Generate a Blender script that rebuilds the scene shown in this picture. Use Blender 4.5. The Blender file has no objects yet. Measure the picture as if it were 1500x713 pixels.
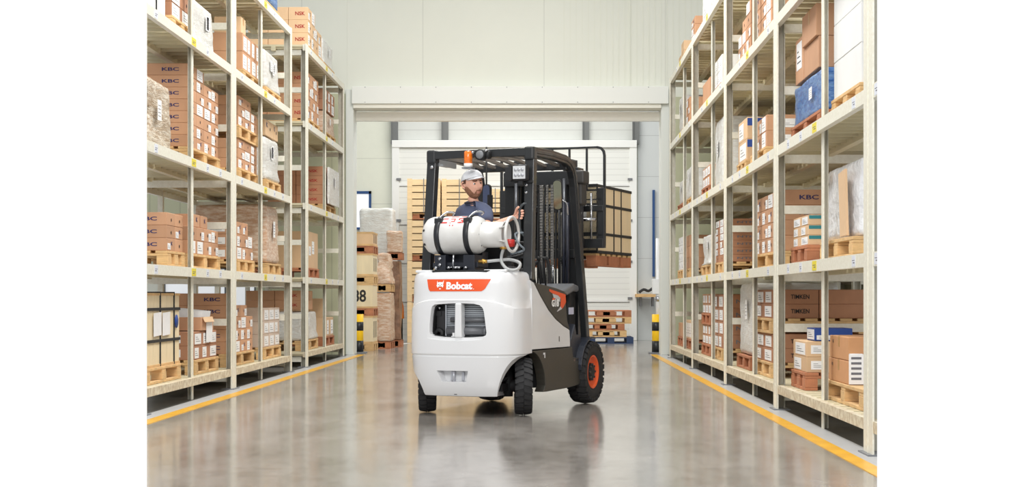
import bpy, bmesh, math, random
from mathutils import Vector, Matrix, noise
random.seed(7)
SC = bpy.context.scene
COL = SC.collection
PI = math.pi

# ------------------------------------------------------------------ materials
MATS = {}
def M(name, col, rough=.5, metal=0.0, var=0.0, vscale=6.0, stretch=(1, 1, 1), bump=0.0, bscale=30.0, rnd=0.0, coat=0.0,
      dirt=None, dirt_amt=.5, seam=None, emit=None, trans=0.0, alpha=1.0, spec=.5):
    if name in MATS: return MATS[name]
    m = bpy.data.materials.new(name); m.use_nodes = True
    nt = m.node_tree; N = nt.nodes; L = nt.links
    b = N['Principled BSDF']
    b.inputs['Roughness'].default_value = rough
    b.inputs['Metallic'].default_value = metal
    b.inputs['Coat Weight'].default_value = coat
    b.inputs['Specular IOR Level'].default_value = spec
    b.inputs['Transmission Weight'].default_value = trans
    b.inputs['Alpha'].default_value = alpha
    b.inputs['Base Color'].default_value = (*col, 1)
    if emit:
        b.inputs['Emission Color'].default_value = (*emit[0], 1); b.inputs['Emission Strength'].default_value = emit[1]
    tc = N.new('ShaderNodeTexCoord'); mp = N.new('ShaderNodeMapping')
    mp.inputs['Scale'].default_value = stretch
    L.new(tc.outputs['Object'], mp.inputs['Vector'])
    cur = None
    if var or dirt:
        nz = N.new('ShaderNodeTexNoise'); nz.inputs['Scale'].default_value = vscale
        nz.inputs['Detail'].default_value = 6; nz.inputs['Roughness'].default_value = .65
        L.new(mp.outputs[0], nz.inputs['Vector'])
        rp = N.new('ShaderNodeValToRGB')
        rp.color_ramp.elements[0].position = .32; rp.color_ramp.elements[1].position = .68
        if dirt:
            rp.color_ramp.elements[0].position = .42 - .12*dirt_amt*0; rp.color_ramp.elements[1].position = .62
            rp.color_ramp.elements[0].color = (*[c*(1-dirt_amt)+d*dirt_amt for c, d in zip(col, dirt)], 1)
            rp.color_ramp.elements[1].color = (*col, 1)
        else:
            rp.color_ramp.elements[0].color = (*[max(0, c*(1-var)) for c in col], 1)
            rp.color_ramp.elements[1].color = (*[min(1, c*(1+var)) for c in col], 1)
        L.new(nz.outputs['Fac'], rp.inputs[0]); cur = rp.outputs[0]
    if rnd:
        oi = N.new('ShaderNodeObjectInfo'); mr = N.new('ShaderNodeMapRange')
        mr.inputs['To Min'].default_value = 1-rnd; mr.inputs['To Max'].default_value = 1+rnd
        L.new(oi.outputs['Random'], mr.inputs['Value'])
        hs = N.new('ShaderNodeHueSaturation'); L.new(mr.outputs[0], hs.inputs['Value'])
        if cur: L.new(cur, hs.inputs['Color'])
        else: hs.inputs['Color'].default_value = (*col, 1)
        cur = hs.outputs[0]
    if seam:   # (axis, spacing, width, darkness)
        ax, sp, wd, dk = seam
        sx = N.new('ShaderNodeSeparateXYZ'); L.new(tc.outputs['Object'], sx.inputs[0])
        md = N.new('ShaderNodeMath'); md.operation = 'PINGPONG'; md.inputs[1].default_value = sp/2
        L.new(sx.outputs[ax], md.inputs[0])
        lt = N.new('ShaderNodeMath'); lt.operation = 'LESS_THAN'; lt.inputs[1].default_value = wd
        L.new(md.outputs[0], lt.inputs[0])
        mx = N.new('ShaderNodeMix'); mx.data_type = 'RGBA'
        L.new(lt.outputs[0], mx.inputs[0])
        if cur: L.new(cur, mx.inputs[6])
        else: mx.inputs[6].default_value = (*col, 1)
        mx.inputs[7].default_value = (*[c*dk for c in col], 1)
        cur = mx.outputs[2]
    if cur: L.new(cur, b.inputs['Base Color'])
    if bump:
        n2 = N.new('ShaderNodeTexNoise'); n2.inputs['Scale'].default_value = bscale; n2.inputs['Detail'].default_value = 5
        L.new(mp.outputs[0], n2.inputs['Vector'])
        bp = N.new('ShaderNodeBump'); bp.inputs['Strength'].default_value = bump; bp.inputs['Distance'].default_value = .02
        L.new(n2.outputs['Fac'], bp.inputs['Height']); L.new(bp.outputs[0], b.inputs['Normal'])
    MATS[name] = m
    return m

def srgb(r, g, b):
    f = lambda c: (c/255/12.92) if c/255 <= .04045 else ((c/255+.055)/1.055)**2.4
    return (f(r), f(g), f(b))

steel = M('cream_painted_steel', srgb(232, 230, 216), .45, vscale=30, dirt=srgb(200, 192, 170), dirt_amt=.25)
steel_old = M('worn_cream_steel', srgb(236, 234, 220), .42, vscale=40, dirt=srgb(200, 190, 164), dirt_amt=.28)
deckm = M('cream_deck_steel', srgb(208, 198, 166), .5, var=.06, vscale=2)
web = M('grey_upright_web', srgb(190, 188, 176), .5, vscale=12, dirt=srgb(160, 150, 130), dirt_amt=.35)
steel_rust = M('scuffed_bottom_beam', srgb(228, 222, 200), .5, vscale=16, dirt=srgb(170, 146, 112), dirt_amt=.6)
kraft = M('brown_cardboard', srgb(194, 148, 114), .8, var=.06, vscale=4, rnd=.12)
kraft_l = M('light_cardboard', srgb(216, 182, 144), .8, var=.05, vscale=4, rnd=.1)
kraft_d = M('red_brown_cardboard', srgb(172, 124, 94), .8, var=.08, vscale=4, rnd=.12)
whitecard = M('white_cardboard', srgb(232, 232, 230), .6, var=.03, rnd=.03)
ply = M('pale_plywood', srgb(234, 216, 180), .7, var=.08, vscale=5, stretch=(1, 1, .2))
wood = M('pallet_wood', srgb(214, 176, 124), .75, var=.16, vscale=8, stretch=(1, 1, 4), rnd=.12)
wood_r = M('reddish_pallet_wood', srgb(178, 116, 82), .75, var=.18, vscale=8, rnd=.12)
wood_l = M('pale_crate_wood', srgb(236, 206, 160), .65, var=.1, vscale=5, stretch=(.5, 1, 5), rnd=.05)
paper = M('white_paper', srgb(240, 240, 240), .6, var=.03, vscale=30)
hole = M('dark_hand_hole', srgb(48, 32, 24), .9)
ink_b = M('dark_blue_ink', srgb(50, 48, 96), .7)
ink_r = M('red_ink', srgb(170, 50, 44), .7)
ink_k = M('black_ink', srgb(40, 38, 38), .7)
ink_g = M('grey_ink', srgb(110, 110, 116), .7)
tapem = M('brown_packing_tape', srgb(186, 142, 84), .35)
film_w = M('white_stretch_film', srgb(226, 228, 226), .3, vscale=7, stretch=(1, 1, 4), dirt=srgb(196, 188, 178), dirt_amt=.5, bump=.5, bscale=22, rnd=.03)
film_t = M('film_over_cardboard', srgb(226, 208, 190), .3, vscale=9, stretch=(1, 1, 4), dirt=srgb(194, 150, 116), dirt_amt=.85, bump=.5, bscale=22)
film_g = M('film_over_tan_goods', srgb(222, 212, 196), .3, vscale=8, stretch=(1, 1, 5), dirt=srgb(166, 138, 106), dirt_amt=.85, bump=.6, bscale=20)
film_b = M('blue_film', srgb(44, 92, 160), .25, vscale=10, stretch=(1, 1, 3), dirt=srgb(120, 160, 205), dirt_amt=.55, bump=.6, bscale=24)
film_bw = M('film_over_blue_and_white_boxes', srgb(214, 218, 226), .25, vscale=10, dirt=srgb(92, 110, 160), dirt_amt=.7, bump=.7, bscale=20)
blackp = M('black_painted_steel', srgb(34, 36, 38), .38, var=.12, vscale=8, coat=.2)
blackm = M('matt_black_plastic', srgb(26, 27, 29), .6)
darkp = M('dark_graphite_panel', srgb(62, 60, 54), .42, var=.03)
chrome = M('bright_metal', srgb(190, 192, 196), .22, 1.0)
greym = M('grey_painted_metal', srgb(120, 122, 126), .45)
whitep = M('gloss_white_paint', srgb(228, 229, 231), .25, coat=.6)
whitet = M('white_tank_paint', srgb(224, 224, 222), .35, coat=.3, dirt=srgb(190, 186, 180), dirt_amt=.25, vscale=6)
rubber = M('black_rubber', srgb(40, 40, 42), .75, var=.2, vscale=14)
orange = M('orange_paint', srgb(236, 90, 32), .4, coat=.3)
bannero = M('orange_banner_vinyl', srgb(236, 88, 36), .4)
whitev = M('white_vinyl', srgb(246, 246, 246), .5)
yellow = M('yellow_line_paint', srgb(236, 178, 22), .3, vscale=5, dirt=srgb(214, 150, 20), dirt_amt=.5)
yellowg = M('yellow_gloss', srgb(250, 200, 20), .4)
blackg = M('black_gloss', srgb(30, 32, 34), .4)
amber = M('amber_lens', srgb(232, 116, 24), .2, coat=.5, var=.25, vscale=30)
# ------------------------------------------------------------------ mesh builder
class MB:
    def __init__(s): s.v = []; s.f = []; s.m = []; s.s = []
    def add(s, vs, fs, mi=0, sm=False):
        b = len(s.v); s.v.extend(Vector(p) for p in vs)
        for f in fs: s.f.append([b+i for i in f]); s.m.append(mi); s.s.append(sm)
    def box(s, x0, x1, y0, y1, z0, z1, mi=0):
        x0, x1 = sorted((x0, x1)); y0, y1 = sorted((y0, y1)); z0, z1 = sorted((z0, z1))
        s.add([(x0, y0, z0), (x1, y0, z0), (x1, y1, z0), (x0, y1, z0), (x0, y0, z1), (x1, y0, z1), (x1, y1, z1), (x0, y1, z1)],
              [(0, 3, 2, 1), (4, 5, 6, 7), (0, 1, 5, 4), (1, 2, 6, 5), (2, 3, 7, 6), (3, 0, 4, 7)], mi); return s
    def bar(s, p, q, w, h, up=(0, 0, 1), mi=0):
        p = Vector(p); q = Vector(q); d = (q-p).normalized(); u = Vector(up)
        sd = d.cross(u).normalized(); u2 = sd.cross(d).normalized()
        vs = []
        for c in (p, q):
            for a, b in ((-1, -1), (1, -1), (1, 1), (-1, 1)): vs.append(c+sd*a*w/2+u2*b*h/2)
        s.add(vs, [(0, 1, 2, 3), (7, 6, 5, 4), (0, 4, 5, 1), (1, 5, 6, 2), (2, 6, 7, 3), (3, 7, 4, 0)], mi); return s
    def rbars(s, pts, w, h, side, mi=0):
        """a rectangular-section tube swept through pts, kept in the plane whose normal is side"""
        pts = [Vector(p) for p in pts]; side = Vector(side).normalized(); vs = []; fs = []
        for i, p in enumerate(pts):
            a = pts[max(0, i-1)]; b = pts[min(len(pts)-1, i+1)]
            d = (b-a).normalized(); n = side.cross(d).normalized()
            if 0 < i < len(pts)-1:
                c = (pts[i]-a).normalized().dot(d); k = 1/max(.5, c)
            else: k = 1
            for x, y in ((-1, -1), (1, -1), (1, 1), (-1, 1)): vs.append(p+side*x*w/2+n*y*h/2*k)
        for i in range(len(pts)-1):
            for k in range(4): fs.append((4*i+k, 4*i+(k+1) % 4, 4*i+4+(k+1) % 4, 4*i+4+k))
        fs.append((3, 2, 1, 0)); e = 4*(len(pts)-1); fs.append((e, e+1, e+2, e+3))
        s.add(vs, fs, mi); return s
    def cyl(s, p, q, r, r2=None, n=16, mi=0):
        return s.lathe([(0, 0), (r, 0), (r2 if r2 is not None else r, 1), (0, 1)], p, Vector(q)-Vector(p), n, mi)
    def lathe(s, prof, org, axis, n=24, mi=0, sm=True):
        """prof: (radius, t) with t along axis (t=1 is the end of the axis vector)"""
        o = Vector(org); ax = Vector(axis); d = ax.normalized()
        t = Vector((0, 0, 1)) if abs(d.z) < .9 else Vector((1, 0, 0))
        a = d.cross(t).normalized(); b = d.cross(a)
        vs = []; idx = []
        for r, h in prof:
            if r < 1e-6: idx.append([len(vs)]); vs.append(o+ax*h)
            else:
                idx.append(list(range(len(vs), len(vs)+n)))
                for k in range(n):
                    th = 2*PI*k/n; vs.append(o+ax*h+a*math.cos(th)*r+b*math.sin(th)*r)
        fs = []
        for i in range(len(idx)-1):
            A, B = idx[i], idx[i+1]
            for k in range(n):
                k2 = (k+1) % n
                if len(A) == 1 and len(B) == 1: continue
                if len(A) == 1: fs.append((A[0], B[k], B[k2]))
                elif len(B) == 1: fs.append((A[k], B[0], A[k2]))
                else: fs.append((A[k], B[k], B[k2], A[k2]))
        s.add(vs, fs, mi, sm); return s
    def tube(s, pts, r, n=8, mi=0, closed=False, sub=0):
        pts = [Vector(p) for p in pts]
        if sub:
            o = []; m = len(pts); rng = range(m if closed else m-1)
            for i in rng:
                g = (lambda j: pts[j % m]) if closed else (lambda j: pts[max(0, min(m-1, j))])
                p0, p1, p2, p3 = g(i-1), g(i), g(i+1), g(i+2)
                for k in range(sub):
                    t = k/sub
                    o.append(.5*((2*p1)+(p2-p0)*t+(2*p0-5*p1+4*p2-p3)*t*t+(3*p1-p0-3*p2+p3)*t**3))
            if not closed: o.append(pts[-1])
            pts = o
        m = len(pts); vs = []; fs = []; pn = None
        for i, p in enumerate(pts):
            a = pts[(i-1) % m] if closed else pts[max(0, i-1)]
            b = pts[(i+1) % m] if closed else pts[min(m-1, i+1)]
            d = (b-a).normalized()
            if pn is None:
                t = Vector((0, 0, 1)) if abs(d.z) < .9 else Vector((1, 0, 0)); pn = d.cross(t).normalized()
            pn = (pn-d*pn.dot(d)).normalized(); q = d.cross(pn)
            for k in range(n):
                th = 2*PI*k/n; vs.append(p+pn*math.cos(th)*r+q*math.sin(th)*r)
        for i in range(m if closed else m-1):
            j = (i+1) % m
            for k in range(n): fs.append((i*n+k, i*n+(k+1) % n, j*n+(k+1) % n, j*n+k))
        if not closed: fs.append(tuple(range(n))[::-1]); fs.append(tuple((m-1)*n+k for k in range(n)))
        s.add(vs, fs, mi, True); return s
    def prism(s, poly, axis, lo, hi, mi=0):
        """poly in the two remaining axes (in x,y,z order), extruded from lo to hi along axis"""
        def P(a, b, c): return {'x': (c, a, b), 'y': (a, c, b), 'z': (a, b, c)}[axis]
        n = len(poly)
        vs = [P(a, b, lo) for a, b in poly]+[P(a, b, hi) for a, b in poly]
        s.add(vs, [tuple(range(n))[::-1], tuple(range(n, 2*n))]+[(i, (i+1) % n, n+(i+1) % n, n+i) for i in range(n)], mi); return s
    def build(s, name, mats, parent=None, loc=(0, 0, 0), rot=0, bevel=0, seg=2):
        me = mesh_from(name, s, mats, bevel, seg)
        return link(name, me, parent, loc, rot)

def mesh_from(name, s, mats, bevel=0, seg=2):
    me = bpy.data.meshes.new(name)
    bm = bmesh.new(); vv = [bm.verts.new(p) for p in s.v]
    for f, mi, sm in zip(s.f, s.m, s.s):
        try: fc = bm.faces.new([vv[i] for i in f])
        except ValueError: continue
        fc.material_index = mi; fc.smooth = sm
    bmesh.ops.recalc_face_normals(bm, faces=bm.faces)
    if bevel:
        es = [e for e in bm.edges if len(e.link_faces) == 2 and e.calc_face_angle(0) > .6]
        bmesh.ops.bevel(bm, geom=es, offset=bevel, segments=seg, affect='EDGES', profile=.5, clamp_overlap=True)
    bm.to_mesh(me); bm.free()
    for m in (mats if isinstance(mats, (list, tuple)) else [mats]): me.materials.append(m)
    return me

def link(name, me, parent=None, loc=(0, 0, 0), rot=0):
    o = bpy.data.objects.new(name, me); COL.objects.link(o)
    o.location = loc; o.rotation_euler = (0, 0, rot)
    if parent: o.parent = parent
    return o

def tag(o, label, cat, group=None, kind=None):
    o['label'] = label; o['category'] = cat
    if group: o['group'] = group
    if kind: o['kind'] = kind
    return o
def empty(name, loc=(0, 0, 0), rot=0): return link(name, None, None, loc, rot)
def struct(name, mb, mats, **k):
    o = mb.build(name, mats, **k); o['kind'] = 'structure'; return o
def copy_tree(o, parent=None, loc=None):
    c = o.copy(); COL.objects.link(c); c.parent = parent
    if loc is not None: c.location = loc
    for ch in list(o.children): copy_tree(ch, c)
    return c

_txt = {}
def text_geo(t, bold=.022):
    """outline lettering as flat vertices: width and height normalised so that the capital height is 1"""
    if (t, bold) in _txt: return _txt[t, bold]
    cu = bpy.data.curves.new('t', 'FONT'); cu.body = t; cu.size = 1; cu.offset = bold; cu.resolution_u = 3
    o = bpy.data.objects.new('t', cu); COL.objects.link(o)
    bpy.context.view_layer.update()
    dg = bpy.context.evaluated_depsgraph_get(); me = o.evaluated_get(dg).to_mesh()
    vs = [v.co.copy() for v in me.vertices]; fs = [tuple(p.vertices) for p in me.polygons]
    x0 = min(v.x for v in vs); x1 = max(v.x for v in vs); y0 = min(v.y for v in vs); y1 = max(v.y for v in vs); h = y1-y0
    vs = [((v.x-(x0+x1)/2)/h, (v.y-(y0+y1)/2)/h) for v in vs]
    bpy.data.objects.remove(o); bpy.data.curves.remove(cu)
    _txt[t, bold] = (vs, fs, (x1-x0)/h); return _txt[t, bold]
def add_text(mb, t, place, width, height, mi=0, bold=.022):
    """place(u, v) -> point; lettering scaled to width x height"""
    vs, fs, w = text_geo(t, bold)
    mb.add([place(x/w*width, y*height) for x, y in vs], fs, mi)

# ------------------------------------------------------------------ camera, world, light
H = .95; F = 2130.0
cam = bpy.data.cameras.new('camera'); co = bpy.data.objects.new('camera', cam); COL.objects.link(co)
co.location = (0, 0, H); co.rotation_euler = (PI/2, 0, 0)
cam.sensor_width = 36; cam.lens = F*36/1500
cam.shift_x = -(797-750)/1500; cam.shift_y = (435-356.5)/1500
cam.clip_end = 200
SC.camera = co
SC.view_settings.view_transform = 'Standard'; SC.view_settings.look = 'None'
SC.view_settings.exposure = 0.2; SC.view_settings.gamma = 1
w = bpy.data.worlds.new('world'); SC.world = w; w.use_nodes = True
nt = w.node_tree; bg = nt.nodes['Background']
tc = nt.nodes.new('ShaderNodeTexCoord'); sp = nt.nodes.new('ShaderNodeSeparateXYZ'); rp = nt.nodes.new('ShaderNodeValToRGB')
# daylight: bright ahead of the camera, dimmer overhead and behind
nt.links.new(tc.outputs['Generated'], sp.inputs[0]); nt.links.new(sp.outputs['Y'], rp.inputs[0]); nt.links.new(rp.outputs[0], bg.inputs[0])
e = rp.color_ramp.elements; e[0].position = .70; e[0].color = (.5, .51, .52, 1); e[1].position = .90; e[1].color = (1, 1, 1, 1)
bg.inputs[1].default_value = 1.02
def area(name, loc, size, power, rot=(0, 0, 0), col=(1, 1, 1)):
    l = bpy.data.lights.new(name, 'AREA'); l.shape = 'RECTANGLE'; l.size, l.size_y = size; l.energy = power; l.color = col
    o = bpy.data.objects.new(name, l); COL.objects.link(o); o.location = loc; o.rotation_euler = rot; return o
for y, p in ((10, 230), (14.5, 260), (18.5, 240)):
    area('ceiling_lamp', (-.65, y, 7.2), (2.2, 2.2), p, col=(1, .985, .95))
area('added_fill_light', (-.65, 2.0, 5.2), (4.5, 2.5), 420, rot=(math.radians(62), 0, 0), col=(1, .985, .96))  # unseen fill light added behind the camera to brighten the forklift's rear
area('ceiling_lamp', (-.7, 28, 7.0), (5, 3), 330, col=(1, .99, .96))
# ------------------------------------------------------------------ the building
def floor_material():
    m = bpy.data.materials.new('polished_concrete'); m.use_nodes = True
    nt = m.node_tree; N = nt.nodes; L = nt.links; b = N['Principled BSDF']
    tc = N.new('ShaderNodeTexCoord')
    n1 = N.new('ShaderNodeTexNoise'); n1.inputs['Scale'].default_value = 1.3; n1.inputs['Detail'].default_value = 9; n1.inputs['Roughness'].default_value = .7
    mp = N.new('ShaderNodeMapping'); mp.inputs['Scale'].default_value = (1.4, .5, 1)
    L.new(tc.outputs['Object'], mp.inputs[0]); L.new(mp.outputs[0], n1.inputs['Vector'])
    r = N.new('ShaderNodeValToRGB'); r.color_ramp.elements[0].position = .35; r.color_ramp.elements[1].position = .68
    r.color_ramp.elements[0].color = (*srgb(134, 128, 121), 1); r.color_ramp.elements[1].color = (*srgb(168, 163, 157), 1)
    L.new(n1.outputs['Fac'], r.inputs[0])
    n2 = N.new('ShaderNodeTexNoise'); n2.inputs['Scale'].default_value = 9; n2.inputs['Detail'].default_value = 8
    L.new(tc.outputs['Object'], n2.inputs['Vector'])
    r2 = N.new('ShaderNodeValToRGB'); r2.color_ramp.elements[0].position = .3; r2.color_ramp.elements[1].position = .55
    r2.color_ramp.elements[0].color = (.8, .79, .78, 1); r2.color_ramp.elements[1].color = (1, 1, 1, 1)
    L.new(n2.outputs['Fac'], r2.inputs[0])
    # fine scratches and hairline cracks
    nd = N.new('ShaderNodeTexNoise'); nd.inputs['Scale'].default_value = 3; nd.inputs['Detail'].default_value = 6; L.new(tc.outputs['Object'], nd.inputs['Vector'])
    ad = N.new('ShaderNodeMix'); ad.data_type = 'RGBA'; ad.inputs[0].default_value = .35; L.new(tc.outputs['Object'], ad.inputs[6]); L.new(nd.outputs['Color'], ad.inputs[7])
    vo = N.new('ShaderNodeTexVoronoi'); vo.feature = 'DISTANCE_TO_EDGE'; vo.inputs['Scale'].default_value = 5.5; L.new(ad.outputs[2], vo.inputs['Vector'])
    r3 = N.new('ShaderNodeValToRGB'); r3.color_ramp.elements[0].position = .0; r3.color_ramp.elements[1].position = .018; r3.color_ramp.elements[0].color = (.72, .71, .70, 1)
    L.new(vo.outputs['Distance'], r3.inputs[0])
    m3 = N.new('ShaderNodeMix'); m3.data_type = 'RGBA'; m3.blend_type = 'MULTIPLY'; m3.inputs[0].default_value = .55; L.new(r2.outputs[0], m3.inputs[6]); L.new(r3.outputs[0], m3.inputs[7]); r2 = m3
    mx = N.new('ShaderNodeMix'); mx.data_type = 'RGBA'; mx.blend_type = 'MULTIPLY'; mx.inputs[0].default_value = .9
    L.new(r.outputs[0], mx.inputs[6]); L.new(r2.outputs[2], mx.inputs[7]); L.new(mx.outputs[2], b.inputs['Base Color'])
    mr = N.new('ShaderNodeMapRange'); mr.inputs['To Min'].default_value = .08; mr.inputs['To Max'].default_value = .22
    L.new(n1.outputs['Fac'], mr.inputs['Value']); L.new(mr.outputs[0], b.inputs['Roughness'])
    b.inputs['Specular IOR Level'].default_value = .6; b.inputs['Coat Weight'].default_value = .12; b.inputs['Coat Roughness'].default_value = .1
    bp = N.new('ShaderNodeBump'); bp.inputs['Strength'].default_value = .06; bp.inputs['Distance'].default_value = .02
    n3 = N.new('ShaderNodeTexNoise'); n3.inputs['Scale'].default_value = 5; n3.inputs['Detail'].default_value = 4
    L.new(tc.outputs['Object'], n3.inputs['Vector']); L.new(n3.outputs['Fac'], bp.inputs['Height']); L.new(bp.outputs[0], b.inputs['Normal'])
    return m
struct('floor', MB().box(-9, 9, 5, 34, -.1, 0), floor_material())
greyp = M('grey_floor_paint', srgb(176, 176, 176), .4, var=.06, vscale=4)
darkf = M('dark_rack_floor', srgb(70, 68, 64), .55, var=.25, vscale=3)  # darker floor tone beneath the racks
YE = 24.0
struct('trim_1', MB().box(-3.07, -2.955, 5, YE, 0, .004), yellow)
struct('trim_2', MB().box(1.757, 1.862, 5, YE, 0, .004), yellow)
struct('trim_3', MB().box(-3.22, -3.07, 5, YE, 0, .003), greyp)
struct('trim_4', MB().box(1.862, 2.016, 5, YE, 0, .003), greyp)
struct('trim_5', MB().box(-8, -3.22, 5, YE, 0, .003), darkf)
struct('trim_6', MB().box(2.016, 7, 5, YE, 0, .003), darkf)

wallm = M('cream_wall_panel', srgb(226, 228, 216), .6, var=.02, vscale=.6, seam=(0, 2.0, .006, .82))
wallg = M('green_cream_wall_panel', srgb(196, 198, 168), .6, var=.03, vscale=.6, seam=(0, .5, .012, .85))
clad = M('cream_cladding', srgb(226, 228, 214), .55, var=.02, seam=(2, 1.0, .006, .75))
cladg = M('grey_cladding', srgb(210, 212, 208), .5, var=.02, seam=(2, .22, .01, .82))
doorw = M('white_door_panel', srgb(236, 237, 235), .45)
doorr = M('white_ribbed_door', srgb(232, 233, 229), .45, seam=(2, .125, .008, .86))
dgrey = M('dark_grey_steel', srgb(112, 114, 114), .5)
bluef = M('blue_window_frame', srgb(34, 74, 128), .5)
glassb = M('bright_glass', srgb(236, 240, 246), .1, emit=((.95, .98, 1), .35))
# end wall of the aisle hall, with the portal
XL, XR, ZD = -3.13, 1.92, 4.08
wl = MB(); wl.box(XL-.119, XR+.099, YE, YE+.25, ZD+.05, 7.6)
wl.box(-9, XL-.12, YE, YE+.25, 2.6, 7.6); wl.box(XR+.1, 9, YE, YE+.25, 0, 7.6)
wl.box(-9, -6.3, YE, YE+.25, 0, 2.6); wl.box(-4.75, XL-.12, YE, YE+.25, 0, 2.6); wl.box(-6.3, -4.75, YE, YE+.25, 0, .72); wl.box(-6.3, -4.75, YE, YE+.25, 1.45, 2.6)
struct('wall_end', wl, wallm)
rb = MB()
for i in range(26):
    x = .32+i*.1
    rb.box(x, x+.02, YE-.005, YE, 4.42, 7.6)
rb.box(1.40, 1.425, YE-.02, YE, 4.42, 7.6)
struct('trim_7', rb, M('cream_wall_rib', srgb(224, 226, 213), .6))
# window behind the left rack
wf = MB().box(-6.3, -4.75, YE+.02, YE+.1, .72, .76).box(-6.3, -4.75, YE+.02, YE+.1, 1.41, 1.45)
for x in (-6.3, -5.8, -5.28, -4.79): wf.box(x, x+.04, YE+.02, YE+.1, .72, 1.45)
o = struct('window_1', wf, dgrey)
MB().box(-6.3, -4.75, YE+.05, YE+.06, .74, 1.43).build('pane', glassb, parent=o)
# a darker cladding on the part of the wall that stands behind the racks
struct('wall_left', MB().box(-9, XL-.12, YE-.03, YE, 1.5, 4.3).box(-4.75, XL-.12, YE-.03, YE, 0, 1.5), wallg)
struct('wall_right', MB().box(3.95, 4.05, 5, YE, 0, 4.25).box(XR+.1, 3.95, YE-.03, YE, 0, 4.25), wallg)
# portal
portal = M('white_portal_steel', srgb(224, 228, 222), .4)
struct('trim_8', MB().box(XL-.13, XL, YE-.12, YE+.3, 0, 4.36), portal, bevel=.01)
struct('trim_9', MB().box(XR, XR+.14, YE-.12, YE+.3, 0, 4.36), portal, bevel=.01)
hd = MB().box(XL-.02, XR+.12, YE-.2, YE+.1, 4.115, 4.40)
struct('trim_10', hd, M('white_header', srgb(234, 236, 230), .5), bevel=.008)
pt = MB().box(XL, XR, YE-.16, YE+.3, 4.05, 4.115)
struct('trim_11', pt, M('header_track', srgb(236, 234, 222), .35)); 
MB().box(XL, XR, YE+.18, YE+.3, 3.88, 4.03).build('roller_edge', M('roller_cream', srgb(242, 240, 230), .3), parent=bpy.data.objects['trim_11'])
bo = MB()
for i in range(9): bo.cyl((XL+.2+i*.58, YE-.208, 4.14), (XL+.2+i*.58, YE-.2, 4.14), .007, n=8); bo.cyl((XL+.2+i*.58, YE-.208, 4.385), (XL+.2+i*.58, YE-.2, 4.385), .007, n=8)
bo.build('bolt', greym, parent=bpy.data.objects['trim_10'])['kind'] = 'stuff'

# the back room
YB = 32.0
bw = MB().box(-5.6, 4.2, YB, YB+.2, 0, 7.4)
struct('wall_back', bw, clad)
struct('wall_back_panel', MB().box(2.06, 4.2, YB-.03, YB, 0, 6.2), M('grey_white_cladding', srgb(206, 210, 210), .55, seam=(2, .9, .007, .75))).name = 'wall_back_side'
struct('trim_12', MB().box(-3.25, 2.05, YB-.06, YB, 4.3, 5.2), cladg)
cg = MB()
for px in (579, 652.5, 858, 931):
    x = (px-797)/F*YB
    cg.box(x-.07, x+.07, YB-.16, YB-.06, 4.3, 5.0); cg.box(x-.075, x-.06, YB-.2, YB-.06, 4.3, 5.0)
struct('trim_13', cg, dgrey)
# white sectional door
X0, X1 = -3.33, 2.03
df = MB().box(X0, X0+.16, YB-.2, YB, 0, 4.38).box(X1-.16, X1, YB-.2, YB, 0, 4.38).box(X0, X1, YB-.22, YB, 4.22, 4.38)
o = struct('door_1', df, doorw, bevel=.01)
for i in range(5):
    z0 = i*.845
    MB().box(X0+.16, X1-.16, YB-.16, YB-.1, z0+.012, z0+.833).build('door_section', doorr, parent=o)
    MB().box(X0+.16, X1-.16, YB-.18, YB-.16, z0+.0, z0+.06).build('section_edge', doorw, parent=o)
hg = MB()
for z in (.9, 1.7, 2.6, 3.5): hg.box(X1-.2, X1-.1, YB-.22, YB-.18, z, z+.05); hg.box(X0+.1, X0+.2, YB-.22, YB-.18, z, z+.05)
hg.build('hinge', greym, parent=o)
# blue framed window left of the door
xw0, xw1 = -4.2, (544-797)/F*YB
z0, z1 = H+(435-303)/F*YB, H+(435-280)/F*YB
wn = MB().box(xw0, xw1, YB-.05, YB, z1-.06, z1).box(xw1-.05, xw1, YB-.05, YB, z0-.5, z1).box(xw0, xw1, YB-.05, YB, z0-.5, z0-.45)
o = struct('window_2', wn, bluef)
MB().box(xw0, xw1-.05, YB-.03, YB-.02, z0-.45, z1-.06).build('pane', glassb, parent=o)
# blue upright frame at the right edge of the portal
struct('trim_14', MB().box(2.38, 2.43, YB-.1, YB-.03, 1.4, 3.3), bluef)
# painted mark on the back floor
struct('trim_15', MB().prism([(-3.3, 27.0), (-3.2, 27.0), (-2.75, 30), (-2.85, 30)], 'z', 0, .004), M('white_floor_paint', srgb(232, 232, 230), .4))

# bollards
def bollard(x, y, label):
    e = empty('bollard', (x, y, 0))
    MB().box(-.13, .13, -.12, .12, 0, .02).build('base_plate', greym, parent=e, bevel=.004)
    nb = MB().cyl((0, 0, .02), (0, 0, .66), .075, n=24)
    nb.build('post', yellowg, parent=e)
    for z in (.06, .38): MB().cyl((0, 0, z-.04 if z < .1 else z), (0, 0, z+.15), .0765, n=24).build('black_band', blackg, parent=e)
    tag(e, label, 'bollard', 'striped bollards beside the portal'); return e
bollard(-3.15, 24.75, 'yellow and black striped bollard at the foot of the left portal pillar')
bollard(1.90, 24.6, 'yellow and black striped bollard at the foot of the right portal pillar')
# white riser pipe with junction box above the right bollard
e = empty('riser_pipe', (1.945, 24.80, 0)); tag(e, 'white riser pipe with junction box behind the right striped bollard', 'pipe')
MB().cyl((0, 0, 0), (0, 0, 1.95), .04, n=16).build('pipe', whitep, parent=e)
MB().box(-.1, .1, -.07, .07, 1.0, 1.26).build('junction_box', whitep, parent=e, bevel=.01)
MB().cyl((0, 0, .88), (0, 0, .96), .055, n=16).build('coupling', chrome, parent=e)
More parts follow.
